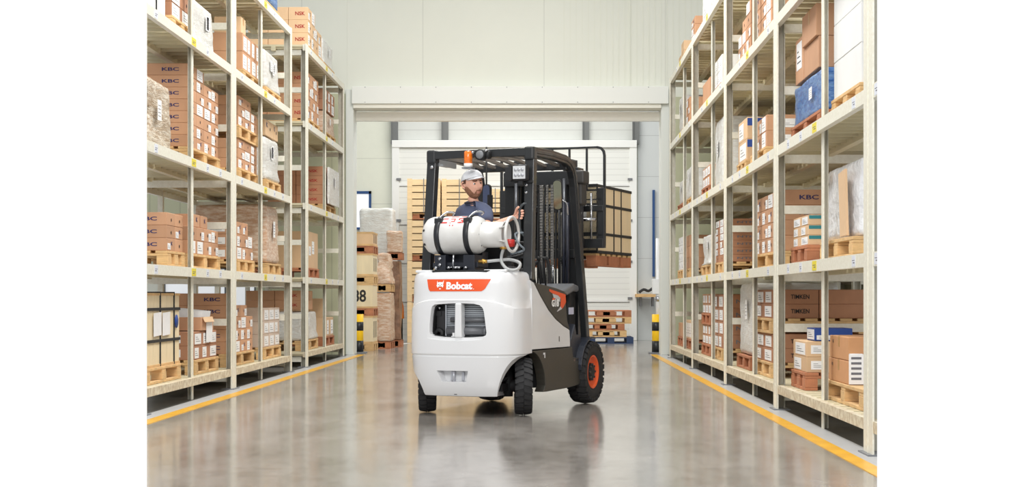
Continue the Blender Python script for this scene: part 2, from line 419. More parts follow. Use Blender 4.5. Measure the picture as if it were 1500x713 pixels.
# wall shelf with odds and ends
sx0, sx1 = (931-797)/F*31.6, (960-797)/F*31.6
e = empty('wall_shelf', (sx0, 31.6, 0)); tag(e, 'small wooden wall shelf right of the white sectional door', 'shelf')
MB().box(0, sx1-sx0, -.15, .3, .95, 1.02).build('shelf_board', wood, parent=e, bevel=.004)
MB().box(.1, .14, 0, .3, .75, .95).box(.36, .4, 0, .3, .75, .95).build('bracket', greym, parent=e)
tag(MB().tube([(0, 0, 0), (.1, .02, .06), (.2, 0, .03), (.3, .04, .09)], .03, sub=4).build('cable_coil', rubber, loc=(sx0+.08, 31.6, 1.055)), 'black coil of cable on the small wall shelf', 'cable')
# ------------------------------------------------------------------ racks
LV = {0: .21, 1: 1.22, 2: 2.22, 3: 3.325, 4: 4.355}
LNAME = {0: 'bottom shelf', 1: 'second shelf', 2: 'third shelf', 3: 'fourth shelf', 4: 'top shelf'}
tagy = M('yellow_shelf_tag', srgb(232, 214, 60), .5)
tagw = M('white_shelf_tag', srgb(222, 226, 236), .4)
def rack(name, label, side, mains, inters, y0, y1, levels=(0, 1, 2, 3, 4), xo=0, DP=1.25):
    s = side; xf = (3.20 if s < 0 else 1.955)+xo
    e = empty('pallet_rack', (s*xf, y0, 0)); tag(e, label, 'pallet rack')
    X = lambda d: s*d       # d measured outward from the aisle face, in the rack's own frame
    zt = 4.36
    for a, b in mains:
        up = MB(); yb = b-y0; ya = a-y0
        up.box(X(0), X(.012), ya, yb, 0, zt); up.box(X(.012), X(.09), yb-.03, yb, 0, zt, 1); up.box(X(.078), X(.09), yb-.07, yb-.03, 0, zt, 1)
        if yb-ya > .16: up.box(X(-.004), X(.0), (ya+yb)/2-.008, (ya+yb)/2+.008, 0, zt)
        o = up.build('upright', [steel_old, web], e)
        MB().box(X(-.03), X(.11), ya-.02, yb+.02, 0, .012).build('foot_plate', greym, o)
        bk = MB().box(X(DP-.06), X(DP), yb-.1, yb, 0, zt).build('rear_upright', steel, e)
        for z in [l-.1 for l in [LV[i] for i in levels]]+[.69, 1.69, 2.7, 3.75]:
            MB().box(X(.08), X(DP-.05), yb-.09, yb-.03, z-.035, z+.035).build('cross_tie', steel, e)
    for a, b in inters:
        yb = b-y0; ya = a-y0
        MB().box(X(.053), X(.062), ya, yb, 0, zt-.1).box(X(.062), X(.098), yb-.012, yb, 0, zt-.1, 1).box(X(.09), X(.098), yb-.035, yb-.012, 0, zt-.1, 1).build('upright', [steel_old, web], e)
        MB().box(X(DP-.06), X(DP), yb-.06, yb, 0, zt-.1).build('rear_upright', steel, e)
    ends = [0]+[(a+b)/2-y0 for a, b in mains if y0+.3 < (a+b)/2 < y1-.3]+[y1-y0]
    ends = sorted(set(round(v, 3) for v in ends))
    for l in levels:
        z = LV[l]; h = .085 if l else .07
        for k in range(len(ends)-1):
            a, b = ends[k], ends[k+1]
            bm_ = MB().box(X(.004), X(.05), a+.02, b-.02, z-h, z).build('beam', steel_old if l else steel_rust, e)
            if l:
                for t, w_, mt in ((.12, .05, tagw), (.5, .08, tagy), (.66, .05, tagw), (.82, .05, tagw)):
                    yy = a+(b-a)*t
                    if l in (3, 4) and mt is tagw and t == .82: continue
                    g = MB().box(X(.002), X(.004), yy-w_, yy+w_, z-h+.008, z-.008)
                    g.box(X(.001), X(.002), yy-w_*.7, yy+w_*.7, z-.04, z-.036, 1).box(X(.001), X(.002), yy-w_*.7, yy+w_*.2, z-.056, z-.05, 1)
                    g.build('shelf_tag', [mt, ink_g], bm_)
            MB().box(X(DP-.05), X(DP), a+.02, b-.02, z-.11, z).build('rear_beam', steel, e)
            dk = MB(); n = int((b-a)/.21)
            for i in range(n):
                yy = a+.04+(b-a-.08)*(i+.0)/n
                dk.box(X(.05), X(DP-.05), yy, yy+.165, z-.03, z-.002)
                dk.box(X(.05), X(DP-.05), yy+.02, yy+.035, z-.055, z-.03)
            dk.box(X(.42), X(.48), a+.03, b-.03, z-.085, z-.031)
            dk.box(X(.84), X(.90), a+.03, b-.03, z-.085, z-.031)
            dk.build('deck', deckm, e)
    return e
rack('l', 'near left cream steel pallet rack beside the aisle', -1, [(11.6, 11.72), (14.9, 15.12), (18.38, 18.46)], [(13.43, 13.49), (16.74, 16.80)], 11.6, 18.46)
rack('f', 'far left cream steel pallet rack next to the left portal pillar', -1, [(19.56, 19.74), (23.2, 23.3)], [(21.64, 21.7)], 19.56, 23.3)
rack('r', 'long right cream steel pallet rack along the aisle', 1, [(8.66, 8.9), (12.2, 12.4), (15.66, 15.82), (19.18, 19.3), (22.6, 22.68)],
     [(10.46, 10.53), (13.96, 14.02), (17.42, 17.48), (20.94, 21.0)], 7.6, 22.68)

rack('b', 'rear cream steel rack in the shadow behind the long right rack', 1, [(12.0, 12.1), (15.4, 15.5), (19.0, 19.1), (22.5, 22.6)], [(13.7, 13.76), (17.2, 17.26), (20.8, 20.86)], 12.0, 22.6, levels=(0, 1, 2, 3), xo=1.32, DP=.65)
# ------------------------------------------------------------------ goods
ORD = ['first', 'second', 'third', 'fourth', 'fifth', 'sixth', 'seventh', 'eighth', 'ninth', 'tenth']
_pal = {}
def pallet(x, y0, y1, z, depth, side, label, mat=None, group='wooden pallets on the racks', h=.14):
    """x is the aisle-side edge; boards run along the aisle, blocks under them"""
    mat = mat or wood; L = round(y1-y0, 2); D = round(depth, 2)
    k = (L, D, side, mat.name, h)
    t = h/6
    if k not in _pal:
        dx = -side      # towards the aisle
        m = MB(); n = 6
        for i in range(n):
            a = (D-.11)*i/(n-1); m.box(side*a, side*(a+.11), 0, L, h-t, h)
        for a in (0, (L-.13)/2, L-.13): m.box(side*.003, side*(D-.003), a+.002, a+.128, h-2*t, h-t-.001)
        deck = mesh_from('top_deck', m, mat, .002, 1)
        run = []
        for j in range(3):
            a = (D-.1)*j/2; m = MB()
            for q in (0, (L-.13)/2, L-.13): m.box(side*a, side*(a+.1), q, q+.13, t+.001, h-2*t-.001)
            m.box(side*a, side*(a+.1), 0, L, 0, t)
            run.append(mesh_from('block_runner', m, mat, .002, 1))
        _pal[k] = (deck, run)
    deck, run = _pal[k]
    e = link('pallet', None, None, (x, y0, z)); tag(e, label, 'pallet', group)
    link('top_deck', deck, e)
    for r_ in run: link('block_runner', r_, e)
    return e

def facer(side, face, dx, dy):
    """(u, v) on a face of a box dx deep, dy long, centred on its base -> point just outside it"""
    def P(u, v, o=.0015):
        if face == 'aisle': return (-side*(dx/2+o), (u if side < 0 else -u), v)
        return (u, -(dy/2+o), v)
    return P
def panel(mb, P, u0, u1, v0, v1, mi=0, o=.0015):
    c = [P(u0, v0, .0005), P(u1, v0, .0005), P(u1, v1, .0005), P(u0, v1, .0005), P(u0, v0, o), P(u1, v0, o), P(u1, v1, o), P(u0, v1, o)]
    mb.add(c, [(0, 3, 2, 1), (4, 5, 6, 7), (0, 1, 5, 4), (1, 2, 6, 5), (2, 3, 7, 6), (3, 0, 4, 7)], mi)
_ct = {}
def carton_parts(side, dx, dy, dz, mat, feats):
    k = (side, round(dx, 3), round(dy, 3), round(dz, 3), mat.name, tuple(feats))
    if k in _ct: return _ct[k]
    m = MB().box(-dx/2, dx/2, -dy/2, dy/2, 0, dz)
    body = mesh_from('carton', m, mat, min(.004, dz*.05), 1)
    parts = []
    for f in feats:
        kind, face = f[0], f[1]; P = facer(side, face, dx, dy); W = dy if face == 'aisle' else dx
        q = MB()
        if kind == 'hole':
            u, v = f[2]*W, f[3]*dz; r_ = min(.022, dz*.14)
            q.add([P(u+r_*math.cos(a*PI/5), v+r_*math.sin(a*PI/5), .002) for a in range(10)], [tuple(range(10))]); parts.append(('hand_hole', mesh_from('hand_hole', q, hole)))
        elif kind == 'slot':
            panel(q, P, (f[2]-.12)*W, (f[2]+.12)*W, (f[3]-.04)*dz, (f[3]+.04)*dz, 0, .002); parts.append(('hand_slot', mesh_from('hand_slot', q, hole)))
        elif kind == 'label':
            panel(q, P, f[2]*W, f[3]*W, f[4]*dz, f[5]*dz, 0, .002)
            w_ = (f[3]-f[2])*W; h_ = (f[5]-f[4])*dz
            for i in range(3): panel(q, lambda u, v, o=0: P(u, v, .0026), f[2]*W+w_*.15, f[2]*W+w_*(.85-.2*i), f[4]*dz+h_*(.25+.2*i), f[4]*dz+h_*(.29+.2*i), 1, .0026)
            parts.append(('label', mesh_from('label', q, [paper, ink_g])))
        elif kind == 'text':
            t, u, v, w_, h_, mt = f[2:8]
            add_text(q, t, lambda a, b: P(u*W+a*1.0, v*dz+b, .0022), w_*W, h_*dz)
            parts.append(('lettering', mesh_from('lettering', q, MATS[mt])))
        elif kind == 'tape':
            for fc in ('aisle', 'near'):
                PP = facer(side, fc, dx, dy)
                if fc == face: panel(q, PP, -.025, .025, dz*.55, dz-.003, 0, .0015)
            q.box(-.025 if face == 'near' else -dx/2, .025 if face == 'near' else dx/2, -dy/2 if face == 'near' else -.025, dy/2 if face == 'near' else .025, dz+.0003, dz+.0012)
            parts.append(('packing_tape', mesh_from('packing_tape', q, tapem)))
        elif kind == 'band':
            panel(q, P, -.5*W+.003, .5*W-.003, f[2]*dz, f[3]*dz, 0, .0018); parts.append(('printed_band', mesh_from('printed_band', q, MATS[f[4]])))
    _ct[k] = (body, parts); return _ct[k]
def carton(x, y, z, side, dx, dy, dz, mat, feats, label, group):
    body, parts = carton_parts(side, dx, dy, dz, mat, feats)
    o = link('carton', body, None, (x, y, z)); tag(o, label, 'carton', group)
    for n, me in parts: link(n, me, o)
    return o

TEAL = M('teal_band', srgb(40, 124, 130), .5); BLUEP = M('blue_print', srgb(36, 72, 150), .5)
def stack(where, side, y0, y1, depth, z0, z1, ny, nz, nx=2, mat=None, near=None, style='mix', stair=None, col='brown', seed=1, xo=0.0, group=None):
    """layered cartons; only those at the aisle face and at the near face are in view.  stair: layers left out per column"""
    rnd = random.Random(seed); mat = mat or kraft
    xf = (3.325 if side < 0 else 2.08)+xo
    dy = (y1-y0)/ny; dx = depth/nx; dz = (z1-z0)/nz
    LY = ['nearest', 'second', 'third', 'fourth', 'fifth', 'sixth']
    for iz in range(nz):
        lay = 'bottom' if iz == 0 else ('top' if iz == nz-1 else ORD[iz])
        for iy in range(ny):
            for ix in range(nx):
                if ix and iy: continue
                if stair and iz >= nz-stair[iy]: continue
                f = []
                if ix == 0:
                    r = rnd.random()
                    if style == 'hole':
                        f.append(('hole', 'aisle', .05, .45))
                        if r > .55: f.append(('label', 'aisle', -.46, -.02, .06, .72))
                    elif style == 'mix':
                        if r < .35: f += [('hole', 'aisle', .1, .5), ('label', 'aisle', -.47, -.02, .06, .85)]
                        elif r < .6: f.append(('label', 'aisle', -.44, .3, .05, .95))
                        elif r < .8: f += [('hole', 'aisle', 0, .5), ('label', 'aisle', .12, .47, .08, .7)]
                        else: f.append(('hole', 'aisle', 0, .5))
                    elif style == 'label': f.append(('label', 'aisle', -.42+.1*(r > .5), .1+.3*(r > .3), .1, .85))
                    elif style == 'tiny': f += [('label', 'aisle', -.1, .12, .4, .75), ('label', 'aisle', -.4, -.2, .35, .6)]
                    elif style == 'tape': f.append(('tape', 'aisle'))
                    if r > .84 and style in ('hole', 'mix') and dz > .09: f = [('text', 'aisle', 'K', .1, .6, .22, .3, 'dark_blue_ink'), ('label', 'aisle', -.4, -.05, .1, .6)]
                if iy == 0 and (ix == 0 or (near and near[0] != 'text')):
                    if near and near[0] == 'text': f += [('text', 'near', near[1], .1, .5, near[3] if len(near) > 3 else .4, .3, near[2])]
                    elif near and near[0] == 'label': f += [('label', 'near', -.35, .2, .2, .75)]
                    elif near and near[0] == 'band': f += [('band', 'near', .6, .95, near[1])]
                x = side*(xf+dx*(ix+.5)); y = y0+dy*(iy+.5)
                w_ = LY[iy] if ny > 1 else ''
                pos = 'inner nearest' if ix == 1 and nx == 2 else ('%s inner nearest' % ORD[ix-1] if ix else w_)
                lab = ' '.join(('%s carton, %s layer, %s column, %s' % (col, lay, pos or 'aisle-side', where)).split())
                jit = rnd.uniform(0, .004)
                carton(x+side*jit*.5, y, z0+iz*dz, side, dx-.006, dy-.006, dz-.001, mat, tuple(f), lab, group or 'cartons, '+where)
    return dz

def bulge_mesh(name, side, dx, dy, dz, mat, amp=.02, seed=0, taper=.0, skirt=0.0, lump=3.0):
    """a film-wrapped load: rounded block with gathered film and a crumpled top"""
    bm = bmesh.new(); bmesh.ops.create_cube(bm, size=1)
    for v in bm.verts: v.co = Vector((v.co.x*dx, v.co.y*dy, (v.co.z+.5)*dz))
    bmesh.ops.bevel(bm, geom=bm.edges[:], offset=min(dx, dy, dz)*.08, segments=2, affect='EDGES', profile=.6)
    for _ in range(3):
        es = [e for e in bm.edges if e.calc_length() > .09]
        if es: bmesh.ops.subdivide_edges(bm, edges=es, cuts=1, use_grid_fill=True)
    bmesh.ops.triangulate(bm, faces=bm.faces[:])
    bm.normal_update()
    off = Vector((seed*3.1, seed*1.7, seed*.9))
    for v in bm.verts:
        c = v.co; t = c.z/dz
        n = noise.noise(Vector((c.x*lump, c.y*lump, c.z*lump*1.5))+off)+.5*noise.noise(Vector((c.x*lump*3, c.y*lump*3, c.z*lump*5))+off)
        rip = noise.noise(Vector((c.x*2+c.z*14, c.y*2+c.z*16, c.z*22))+off)
        d = amp*(n*.9+rip*.35)
        k = 1-taper*t
        nn = v.normal
        c.x = c.x*k+nn.x*d; c.y = c.y*k+nn.y*d
        if t > .1: c.z += nn.z*abs(d)*.8
        if skirt and t < .22: c.x *= 1+skirt*(.22-t)*(1+rip); c.y *= 1+skirt*(.22-t)*.4
    for v in bm.verts: v.co.z = max(v.co.z, 0.0)
    me = bpy.data.meshes.new(name); bm.to_mesh(me); bm.free()
    me.polygons.foreach_set('use_smooth', [True]*len(me.polygons))
    me.materials.append(mat); return me
def wrapped(label, side, y0, y1, depth, z0, z1, mat, seed=1, amp=.018, taper=0.0, skirt=0.0, sheets=1, cat='wrapped load', group=None, xo=0.0, text=None):
    xf = (3.32 if side < 0 else 2.075)+amp+xo; dy = y1-y0; dz = z1-z0
    o = link('wrapped_load', bulge_mesh('wrapped_load', side, depth, dy, dz, mat, amp, seed, taper, skirt), None, (side*(xf+depth/2), (y0+y1)/2, z0))
    tag(o, label, cat, group)
    rnd = random.Random(seed)
    for i in range(sheets):
        P = facer(side, 'aisle', depth, dy); q = MB()
        u = rnd.uniform(-.2, .12)*dy; v = rnd.uniform(.4, .55)*dz
        k = 1-taper*.5
        PP = lambda a, b, o_=0: (P(a, b, amp*.8+.004)[0]*k, P(a, b, 0)[1], b)
        hh = min(.2, dz*.3); ww = min(.13, dy*.2)
        q.add([PP(u, v), PP(u+ww, v+.004), PP(u+ww, v+hh), PP(u, v+hh-.004)], [(0, 1, 2, 3)])
        for j in range(4): q.add([(p[0]-side*.001, p[1], p[2]) for p in (PP(u+ww*.15, v+hh*(.2+.17*j)), PP(u+ww*.8, v+hh*(.2+.17*j)), PP(u+ww*.8, v+hh*(.23+.17*j)), PP(u+ww*.15, v+hh*(.23+.17*j)))], [(0, 1, 2, 3)], 1)
        s_ = q.build('paper_sheet', [paper, ink_g], o)
    return o
def strapped_crate(label, side, y0, y1, depth, z0, z1, boards, straps_v=(.3, .8), straps_h=(.25, .8), mat=None, xo=0.0, cat='crate'):
    mat = mat or ply
    xf = (3.33 if side < 0 else 2.08)+xo; L = y1-y0; h = z1-z0
    e = link('plywood_crate', None, None, (side*(xf+depth/2), (y0+y1)/2, z0)); tag(e, label, cat)
    m = MB()
    for i in range(boards):
        a = -L/2+L*i/boards; m.box(-depth/2, depth/2, a+.003, a+L/boards-.003, .015, h-.015)
    m.box(-depth/2+.01, depth/2-.01, -L/2+.01, L/2-.01, .02, h-.02)
    m.build('board_box', mat, e, bevel=.002)
    t = MB()
    for z in (0, h-.02): t.box(-depth/2-.006, depth/2+.006, -L/2-.006, L/2+.006, z, z+.02)
    t.build('edge_frame', wood, e)
    for f in straps_h: MB().box(-depth/2-.009, depth/2+.009, -L/2-.009, L/2+.009, h*f, h*f+.025).build('steel_strap', blackm, e)
    for f in straps_v: MB().box(-depth/2-.010, depth/2+.010, -L/2+L*f, -L/2+L*f+.014, 0, h+.012).build('steel_strap', blackm, e)
    return e

PN = {}
def W(rk, l, ordn): return '%s pallet, %s, %s' % (ordn, LNAME[l], rk)
def load(rk, l, ordn, y0, y1, ztop, kind, ny=3, nz=3, nx=2, depth=.86, pmat=None, pal=True, tiers=1, extra=None, **k):
    side = 1 if rk == 'right rack' else -1
    if side > 0:
        kf = min(1.025, 22.5/y1); y0 *= kf; y1 *= kf
    for f in ((12.3, 15.74, 19.24, 22.7) if side > 0 else (15.0, 18.44, 19.65, 23.25)):
        if y0-.03 < f+.1 and y1+.03 > f-.14:
            d = (f-.15-y1) if (y0+y1)/2 < f else (f+.14-y0)
            y0 += d; y1 += d
    z = LV[l]; wh = W(rk, l, ordn); xe = (3.312 if side < 0 else 2.067)
    xo = k.get('xo', 0)
    tot = (ztop-z)/tiers
    rkd = rk
    for t in range(tiers):
        zb = z+t*tot
        if pal:
            lb = '%s pallet under %s, %s %s, %s' % ({'reddish_pallet_wood': 'reddish', 'pallet_wood': 'pale wooden'}[(pmat or wood).name], 'the upper load' if t and tiers > 1 else 'the load', ordn, 'on the '+LNAME[l], rk)
            pallet(side*(xe+xo), y0-.02, y1+.02, zb, depth+.04, side, lb, pmat)
            zb += .141
        zt = z+(t+1)*tot
        if kind == 'cartons':
            kk = {a: b for a, b in k.items() if a in ('mat', 'near', 'style', 'col', 'seed', 'xo')}
            st = k.get('stair') if t == tiers-1 else None
            stack(('upper tier, ' if t else 'lower tier, ') * (tiers > 1) + wh, side, y0, y1, depth, zb, zt-.003*(t+1 < tiers), ny, nz, nx, stair=st, group='cartons on the %s' % wh, **kk)
        elif kind == 'wrapped':
            kk = {a: b for a, b in k.items() if a in ('seed', 'amp', 'taper', 'skirt', 'sheets', 'xo')}
            wrapped('%s, %s' % (k['desc'], wh), side, y0, y1, depth, zb, zt, k.get('mat', film_w), **kk)
LR, FR, RR = 'near left rack', 'far left rack', 'right rack'
# --- near left rack
load(LR, 4, 'first', 16.9, 18.2, 5.35, 'wrapped', desc='blue film-wrapped load hanging over the beam', mat=film_b, seed=3, skirt=.2, sheets=0)
strapped_crate('cream strapped box at the left end, fourth shelf, near left rack', -1, 12.15, 12.78, .8, LV[3]+.002, 4.1, 1, (.5,), (), whitecard, cat='box')
load(LR, 3, 'first', 12.98, 13.72, 4.1, 'cartons', ny=2, nz=5, nx=2, mat=kraft_d, near=('text', 'NTN', 'grey_ink', .5), col='dark wrapped', seed=11)
load(LR, 3, 'second', 13.86, 14.68, 3.80, 'wrapped', desc='tall white film-wrapped load', seed=5, skirt=.35, sheets=2, pal=False)
load(LR, 3, 'third', 16.05, 17.05, 3.87, 'cartons', ny=4, nz=2, nx=2, style='label', seed=12)
carton(-3.50, 16.2, 3.872, -1, .3, .24, .18, kraft_l, (('tape', 'aisle'),), 'single light carton on top of the third pallet, fourth shelf, near left rack', None)
load(LR, 3, 'fourth', 17.38, 18.3, 3.92, 'wrapped', desc='pale grey film-wrapped crate', seed=6, skirt=.2, sheets=3, mat=film_w)
load(LR, 2, 'first', 12.12, 13.06, 2.82, 'wrapped', desc='film-wrapped tan load with taped paper', mat=film_g, seed=7, amp=.03, pal=False)
load(LR, 2, 'second', 13.78, 15.02, 3.14, 'cartons', ny=4, nz=7, nx=2, near=('text', 'KBC', 'dark_blue_ink', .38), seed=13, style='mix', stair=(0, 0, 1, 1))
load(LR, 2, 'third', 15.82, 16.85, 3.15, 'cartons', ny=3, nz=3, nx=2, tiers=2, seed=14, style='mix', stair=(0, 0, 1))
load(LR, 2, 'fourth', 17.45, 18.34, 2.88, 'wrapped', desc='white film-wrapped load with taped papers', seed=8, skirt=.25, sheets=2)
for i, (a, b) in enumerate(((17.47, 17.98), (18.0, 18.3))):
    carton(-3.55, (a+b)/2, 2.90, -1, .4, b-a-.01, .19, kraft_l, (('hole', 'aisle', .1, .5), ('text', 'aisle', 'K', -.3, .7, .2, .3, 'dark_blue_ink')), '%s light carton on the white wrapped load, third shelf, near left rack' % ('nearer', 'farther')[i], None)
load(LR, 1, 'first', 12.82, 13.40, 1.70, 'cartons', ny=2, nz=3, nx=2, near=('text', 'KBC', 'dark_blue_ink', .4), seed=15, style='hole')
load(LR, 1, 'second', 13.78, 15.0, 1.62, 'cartons', ny=4, nz=2, nx=2, near=('label',), seed=16, style='mix')
for i, (a, b) in enumerate(((13.8, 14.1), (14.14, 14.42))):
    carton(-3.50, (a+b)/2, 1.622, -1, .32, b-a, .12, kraft, (('text', 'aisle', 'K', .1, .6, .22, .35, 'dark_blue_ink'),), '%s single carton lying on the second pallet load, second shelf, near left rack' % ('nearer', 'farther')[i], None)
load(LR, 1, 'third', 15.75, 16.62, 1.77, 'cartons', ny=3, nz=3, nx=2, seed=17, style='mix', near=('label',), stair=(0, 0, 1))
load(LR, 1, 'fourth', 17.5, 18.34, 2.06, 'wrapped', desc='tall tan film-wrapped load with white label', mat=film_t, seed=9, skirt=.2, sheets=1)
# strapped crate on the bottom shelf
pallet(-3.312, 12.1, 13.27, LV[0], .84, -1, 'pale wooden pallet under the strapped plywood crate, near left rack')
e = strapped_crate('strapped plywood crate with taped papers, left end of the bottom shelf', -1, 12.1, 13.27, .8, LV[0]+.142, .985, 8, (.42, .82), (.33, .76))
q = MB(); XA = .4+.012
for u in (-.33, -.04): q.add([(XA, u, .26), (XA, u+.26, .27), (XA, u+.26, .47), (XA, u, .46)], [(0, 1, 2, 3)])
q.build('paper_sheet', paper, e)
MB().lathe([(0, 0), (.06, 0), (.06, 1), (0, 1)], (XA-.004, .45, .38), (.004, 0, 0), 20).build('oval_sticker', BLUEP, e)
load(LR, 0, 'second', 13.82, 14.78, .62, 'cartons', ny=3, nz=2, nx=2, near=('label',), seed=18, style='label', mat=kraft_d)
load(LR, 0, 'third', 15.32, 16.6, .99, 'cartons', ny=4, nz=5, nx=2, near=('text', 'KBC', 'dark_blue_ink', .4), seed=19, style='mix', stair=(0, 1, 1, 2))
load(LR, 0, 'fourth', 17.25, 18.3, .82, 'cartons', ny=3, nz=3, nx=2, seed=20, style='label', mat=M('greyish_pink_cardboard', srgb(206, 186, 170), .7, var=.05, rnd=.05), col='pale grey')
# opened carton with papers
e = link('open_carton', None, None, (-3.488, 14.32, .626)); tag(e, 'opened carton with upright papers standing on the second pallet, bottom shelf', 'carton')
MB().box(-.17, .17, -.26, -.25, 0, .13).box(-.17, .17, .25, .26, 0, .13).box(-.17, -.16, -.25, .25, 0, .13).box(.16, .17, -.25, .25, 0, .13).box(-.16, .16, -.25, .25, 0, .01).build('carton_body', kraft, e)
MB().bar((.17, 0, .13), (.195, 0, .08), .4, .004).build('flap', kraft_l, e)
pp = MB()
for i in range(9): pp.bar((.0+.0*i, -.2+.045*i, .012), (.02, -.16+.045*i, .20), .28, .004, up=(0, 1, 0))
pp.build('paper_stack', paper, e)['kind'] = 'stuff'
MB().box(.172, .176, -.05, .2, -.12, .11).build('paper_sheet', paper, e)
# --- far left rack
load(FR, 4, 'first', 20.5, 21.75, 5.04, 'cartons', ny=4, nz=3, nx=3, depth=.85, near=('text', 'NSK', 'red_ink', .5), seed=21, style='mix', mat=kraft_l, col='light', stair=(0, 0, 1, 1))
load(FR, 4, 'second', 21.95, 22.95, 4.86, 'wrapped', desc='white film-wrapped load', seed=10, skirt=.3)
load(FR, 3, 'first', 20.45, 21.45, 4.12, 'cartons', ny=3, nz=4, nx=3, near=('text', 'NSK', 'red_ink', .5), seed=22, style='mix')
load(FR, 3, 'second', 22.05, 23.1, 3.78, 'wrapped', desc='film-wrapped cartons', mat=film_t, seed=11, skirt=.2)
stack('on the wrapped load, fourth shelf, far left rack', -1, 22.08, 23.08, .8, 3.80, 4.12, 3, 2, 2, kraft_d, ('text', 'NSK', 'red_ink', .4), 'mix', seed=23, group='cartons on the wrapped load, fourth shelf, far left rack')
load(FR, 2, 'first', 22.05, 23.15, 2.93, 'cartons', ny=2, nz=4, nx=2, near=('text', 'NSK', 'red_ink', .35), seed=24, style='none', mat=kraft_d, col='half film-wrapped')
wrapped('white film sheet over the carton fronts, third shelf, far left rack', -1, 22.06, 23.14, .03, 2.37, 2.92, film_w, seed=12, amp=.01, xo=-.07, cat='stretch film')
load(FR, 1, 'first', 20.48, 21.4, 1.88, 'cartons', ny=1, nz=1, nx=1, depth=.8, mat=kraft_l, style='tiny', col='very large', seed=25, pmat=wood_r)
load(FR, 0, 'first', 19.95, 21.3, .74, 'wrapped', desc='white plastic-wrapped drawing box', seed=13, skirt=.3, sheets=1, pal=True)
stack('on the white wrapped load, bottom shelf, far left rack', -1, 20.1, 20.9, .8, .775, 1.04, 2, 2, 2, kraft, ('text', 'NSK', 'red_ink', .4), 'tape', seed=26, group='cartons on the white wrapped load, bottom shelf, far left rack')
load(FR, 0, 'second', 21.9, 22.95, .93, 'cartons', ny=3, nz=2, nx=2, seed=27, style='label', mat=kraft_l, col='light', pmat=wood_r, stair=(0, 1, 1))
# --- right rack
load(RR, 4, 'first', 16.7, 17.6, 5.1, 'cartons', ny=2, nz=3, nx=1, seed=31, style='label', pmat=wood_r)
load(RR, 4, 'second', 18.05, 19.0, 5.05, 'cartons', ny=1, nz=2, nx=1, seed=32, style='label', mat=whitecard, col='large white')
load(RR, 4, 'third', 19.55, 20.05, 4.83, 'cartons', ny=1, nz=3, nx=2, seed=33, style='mix', depth=.5)
load(RR, 4, 'fourth', 22.15, 23.0, 4.78, 'cartons', ny=2, nz=2, nx=2, seed=34, style='tape', mat=kraft_l, col='light', pmat=wood_r, stair=(0, 1))
load(RR, 3, 'first', 12.98, 13.98, 4.14, 'cartons', ny=3, nz=5, nx=1, seed=35, style='mix')
load(RR, 3, 'second', 14.72, 15.62, 3.96, 'cartons', ny=3, nz=4, nx=2, near=('label',), seed=36, style='mix', stair=(0, 1, 2))
load(RR, 3, 'third', 16.62, 17.36, 3.80, 'cartons', ny=4, nz=2, nx=1, seed=37, style='label', pmat=wood_r, mat=whitecard, col='small white')
load(RR, 3, 'fourth', 18.3, 19.1, 3.72, 'cartons', ny=1, nz=1, nx=2, seed=38, style='none', pmat=wood)
load(RR, 3, 'fifth', 20.3, 21.3, 3.82, 'cartons', ny=2, nz=3, nx=2, seed=39, style='mix')
load(RR, 3, 'sixth', 21.9, 22.5, 4.0, 'wrapped', desc='white film-wrapped load', seed=14)
load(RR, 2, 'first', 9.32, 10.2, 3.16, 'cartons', ny=1, nz=3, nx=1, depth=.8, seed=40, style='none', mat=whitecard, col='large white')
load(RR, 2, 'second', 11.1, 12.3, 2.68, 'wrapped', desc='shiny blue film-wrapped load with paper', mat=film_b, seed=15, amp=.02, pmat=wood_r, skirt=.1)
for i, (a, b, z0, z1, xx, s) in enumerate(((11.12, 11.74, 2.71, 2.95, 2.10, .0), (11.12, 11.72, 2.953, 3.20, 2.08, .0), (11.77, 12.14, 2.71, 3.08, 2.10, .0))):
    lb = ('dented large brown carton lying directly on the blue wrapped load', 'upper large brown carton above the blue wrapped load, with white tape', 'tall brown carton with white papers behind on the blue wrapped load')[i]
    f = ((('tape', 'near'), ('text', 'near', 'TIMKEN', .0, .3, .3, .12, 'black_ink')), (('tape', 'aisle'), ('label', 'near', -.3, .3, .45, .9)), (('label', 'aisle', -.35, .3, .3, .9),))[i]
    carton(xx+.35, (a+b)/2, z0, 1, .7, b-a, z1-z0, kraft, f, lb, None)
load(RR, 2, 'third', 13.28, 14.2, 2.66, 'cartons', ny=3, nz=2, nx=2, near=('label',), seed=41, style='mix')
load(RR, 2, 'fourth', 14.95, 15.6, 2.80, 'cartons', ny=1, nz=2, nx=2, near=('band', 'blue_print'), seed=42, style='label', mat=kraft_l, col='large light')
load(RR, 2, 'fifth', 16.6, 17.36, 3.08, 'wrapped', desc='tall white film-wrapped load', seed=16, pal=False)
load(RR, 2, 'sixth', 18.3, 19.14, 2.62, 'cartons', ny=3, nz=2, nx=2, seed=43, style='label', pmat=wood_r)
load(RR, 2, 'seventh', 19.9, 20.88, 2.82, 'wrapped', desc='grey film-wrapped load', seed=17, mat=film_w)
load(RR, 2, 'eighth', 21.8, 22.55, 2.72, 'wrapped', desc='white sheet-covered load', seed=18, pmat=wood_r)
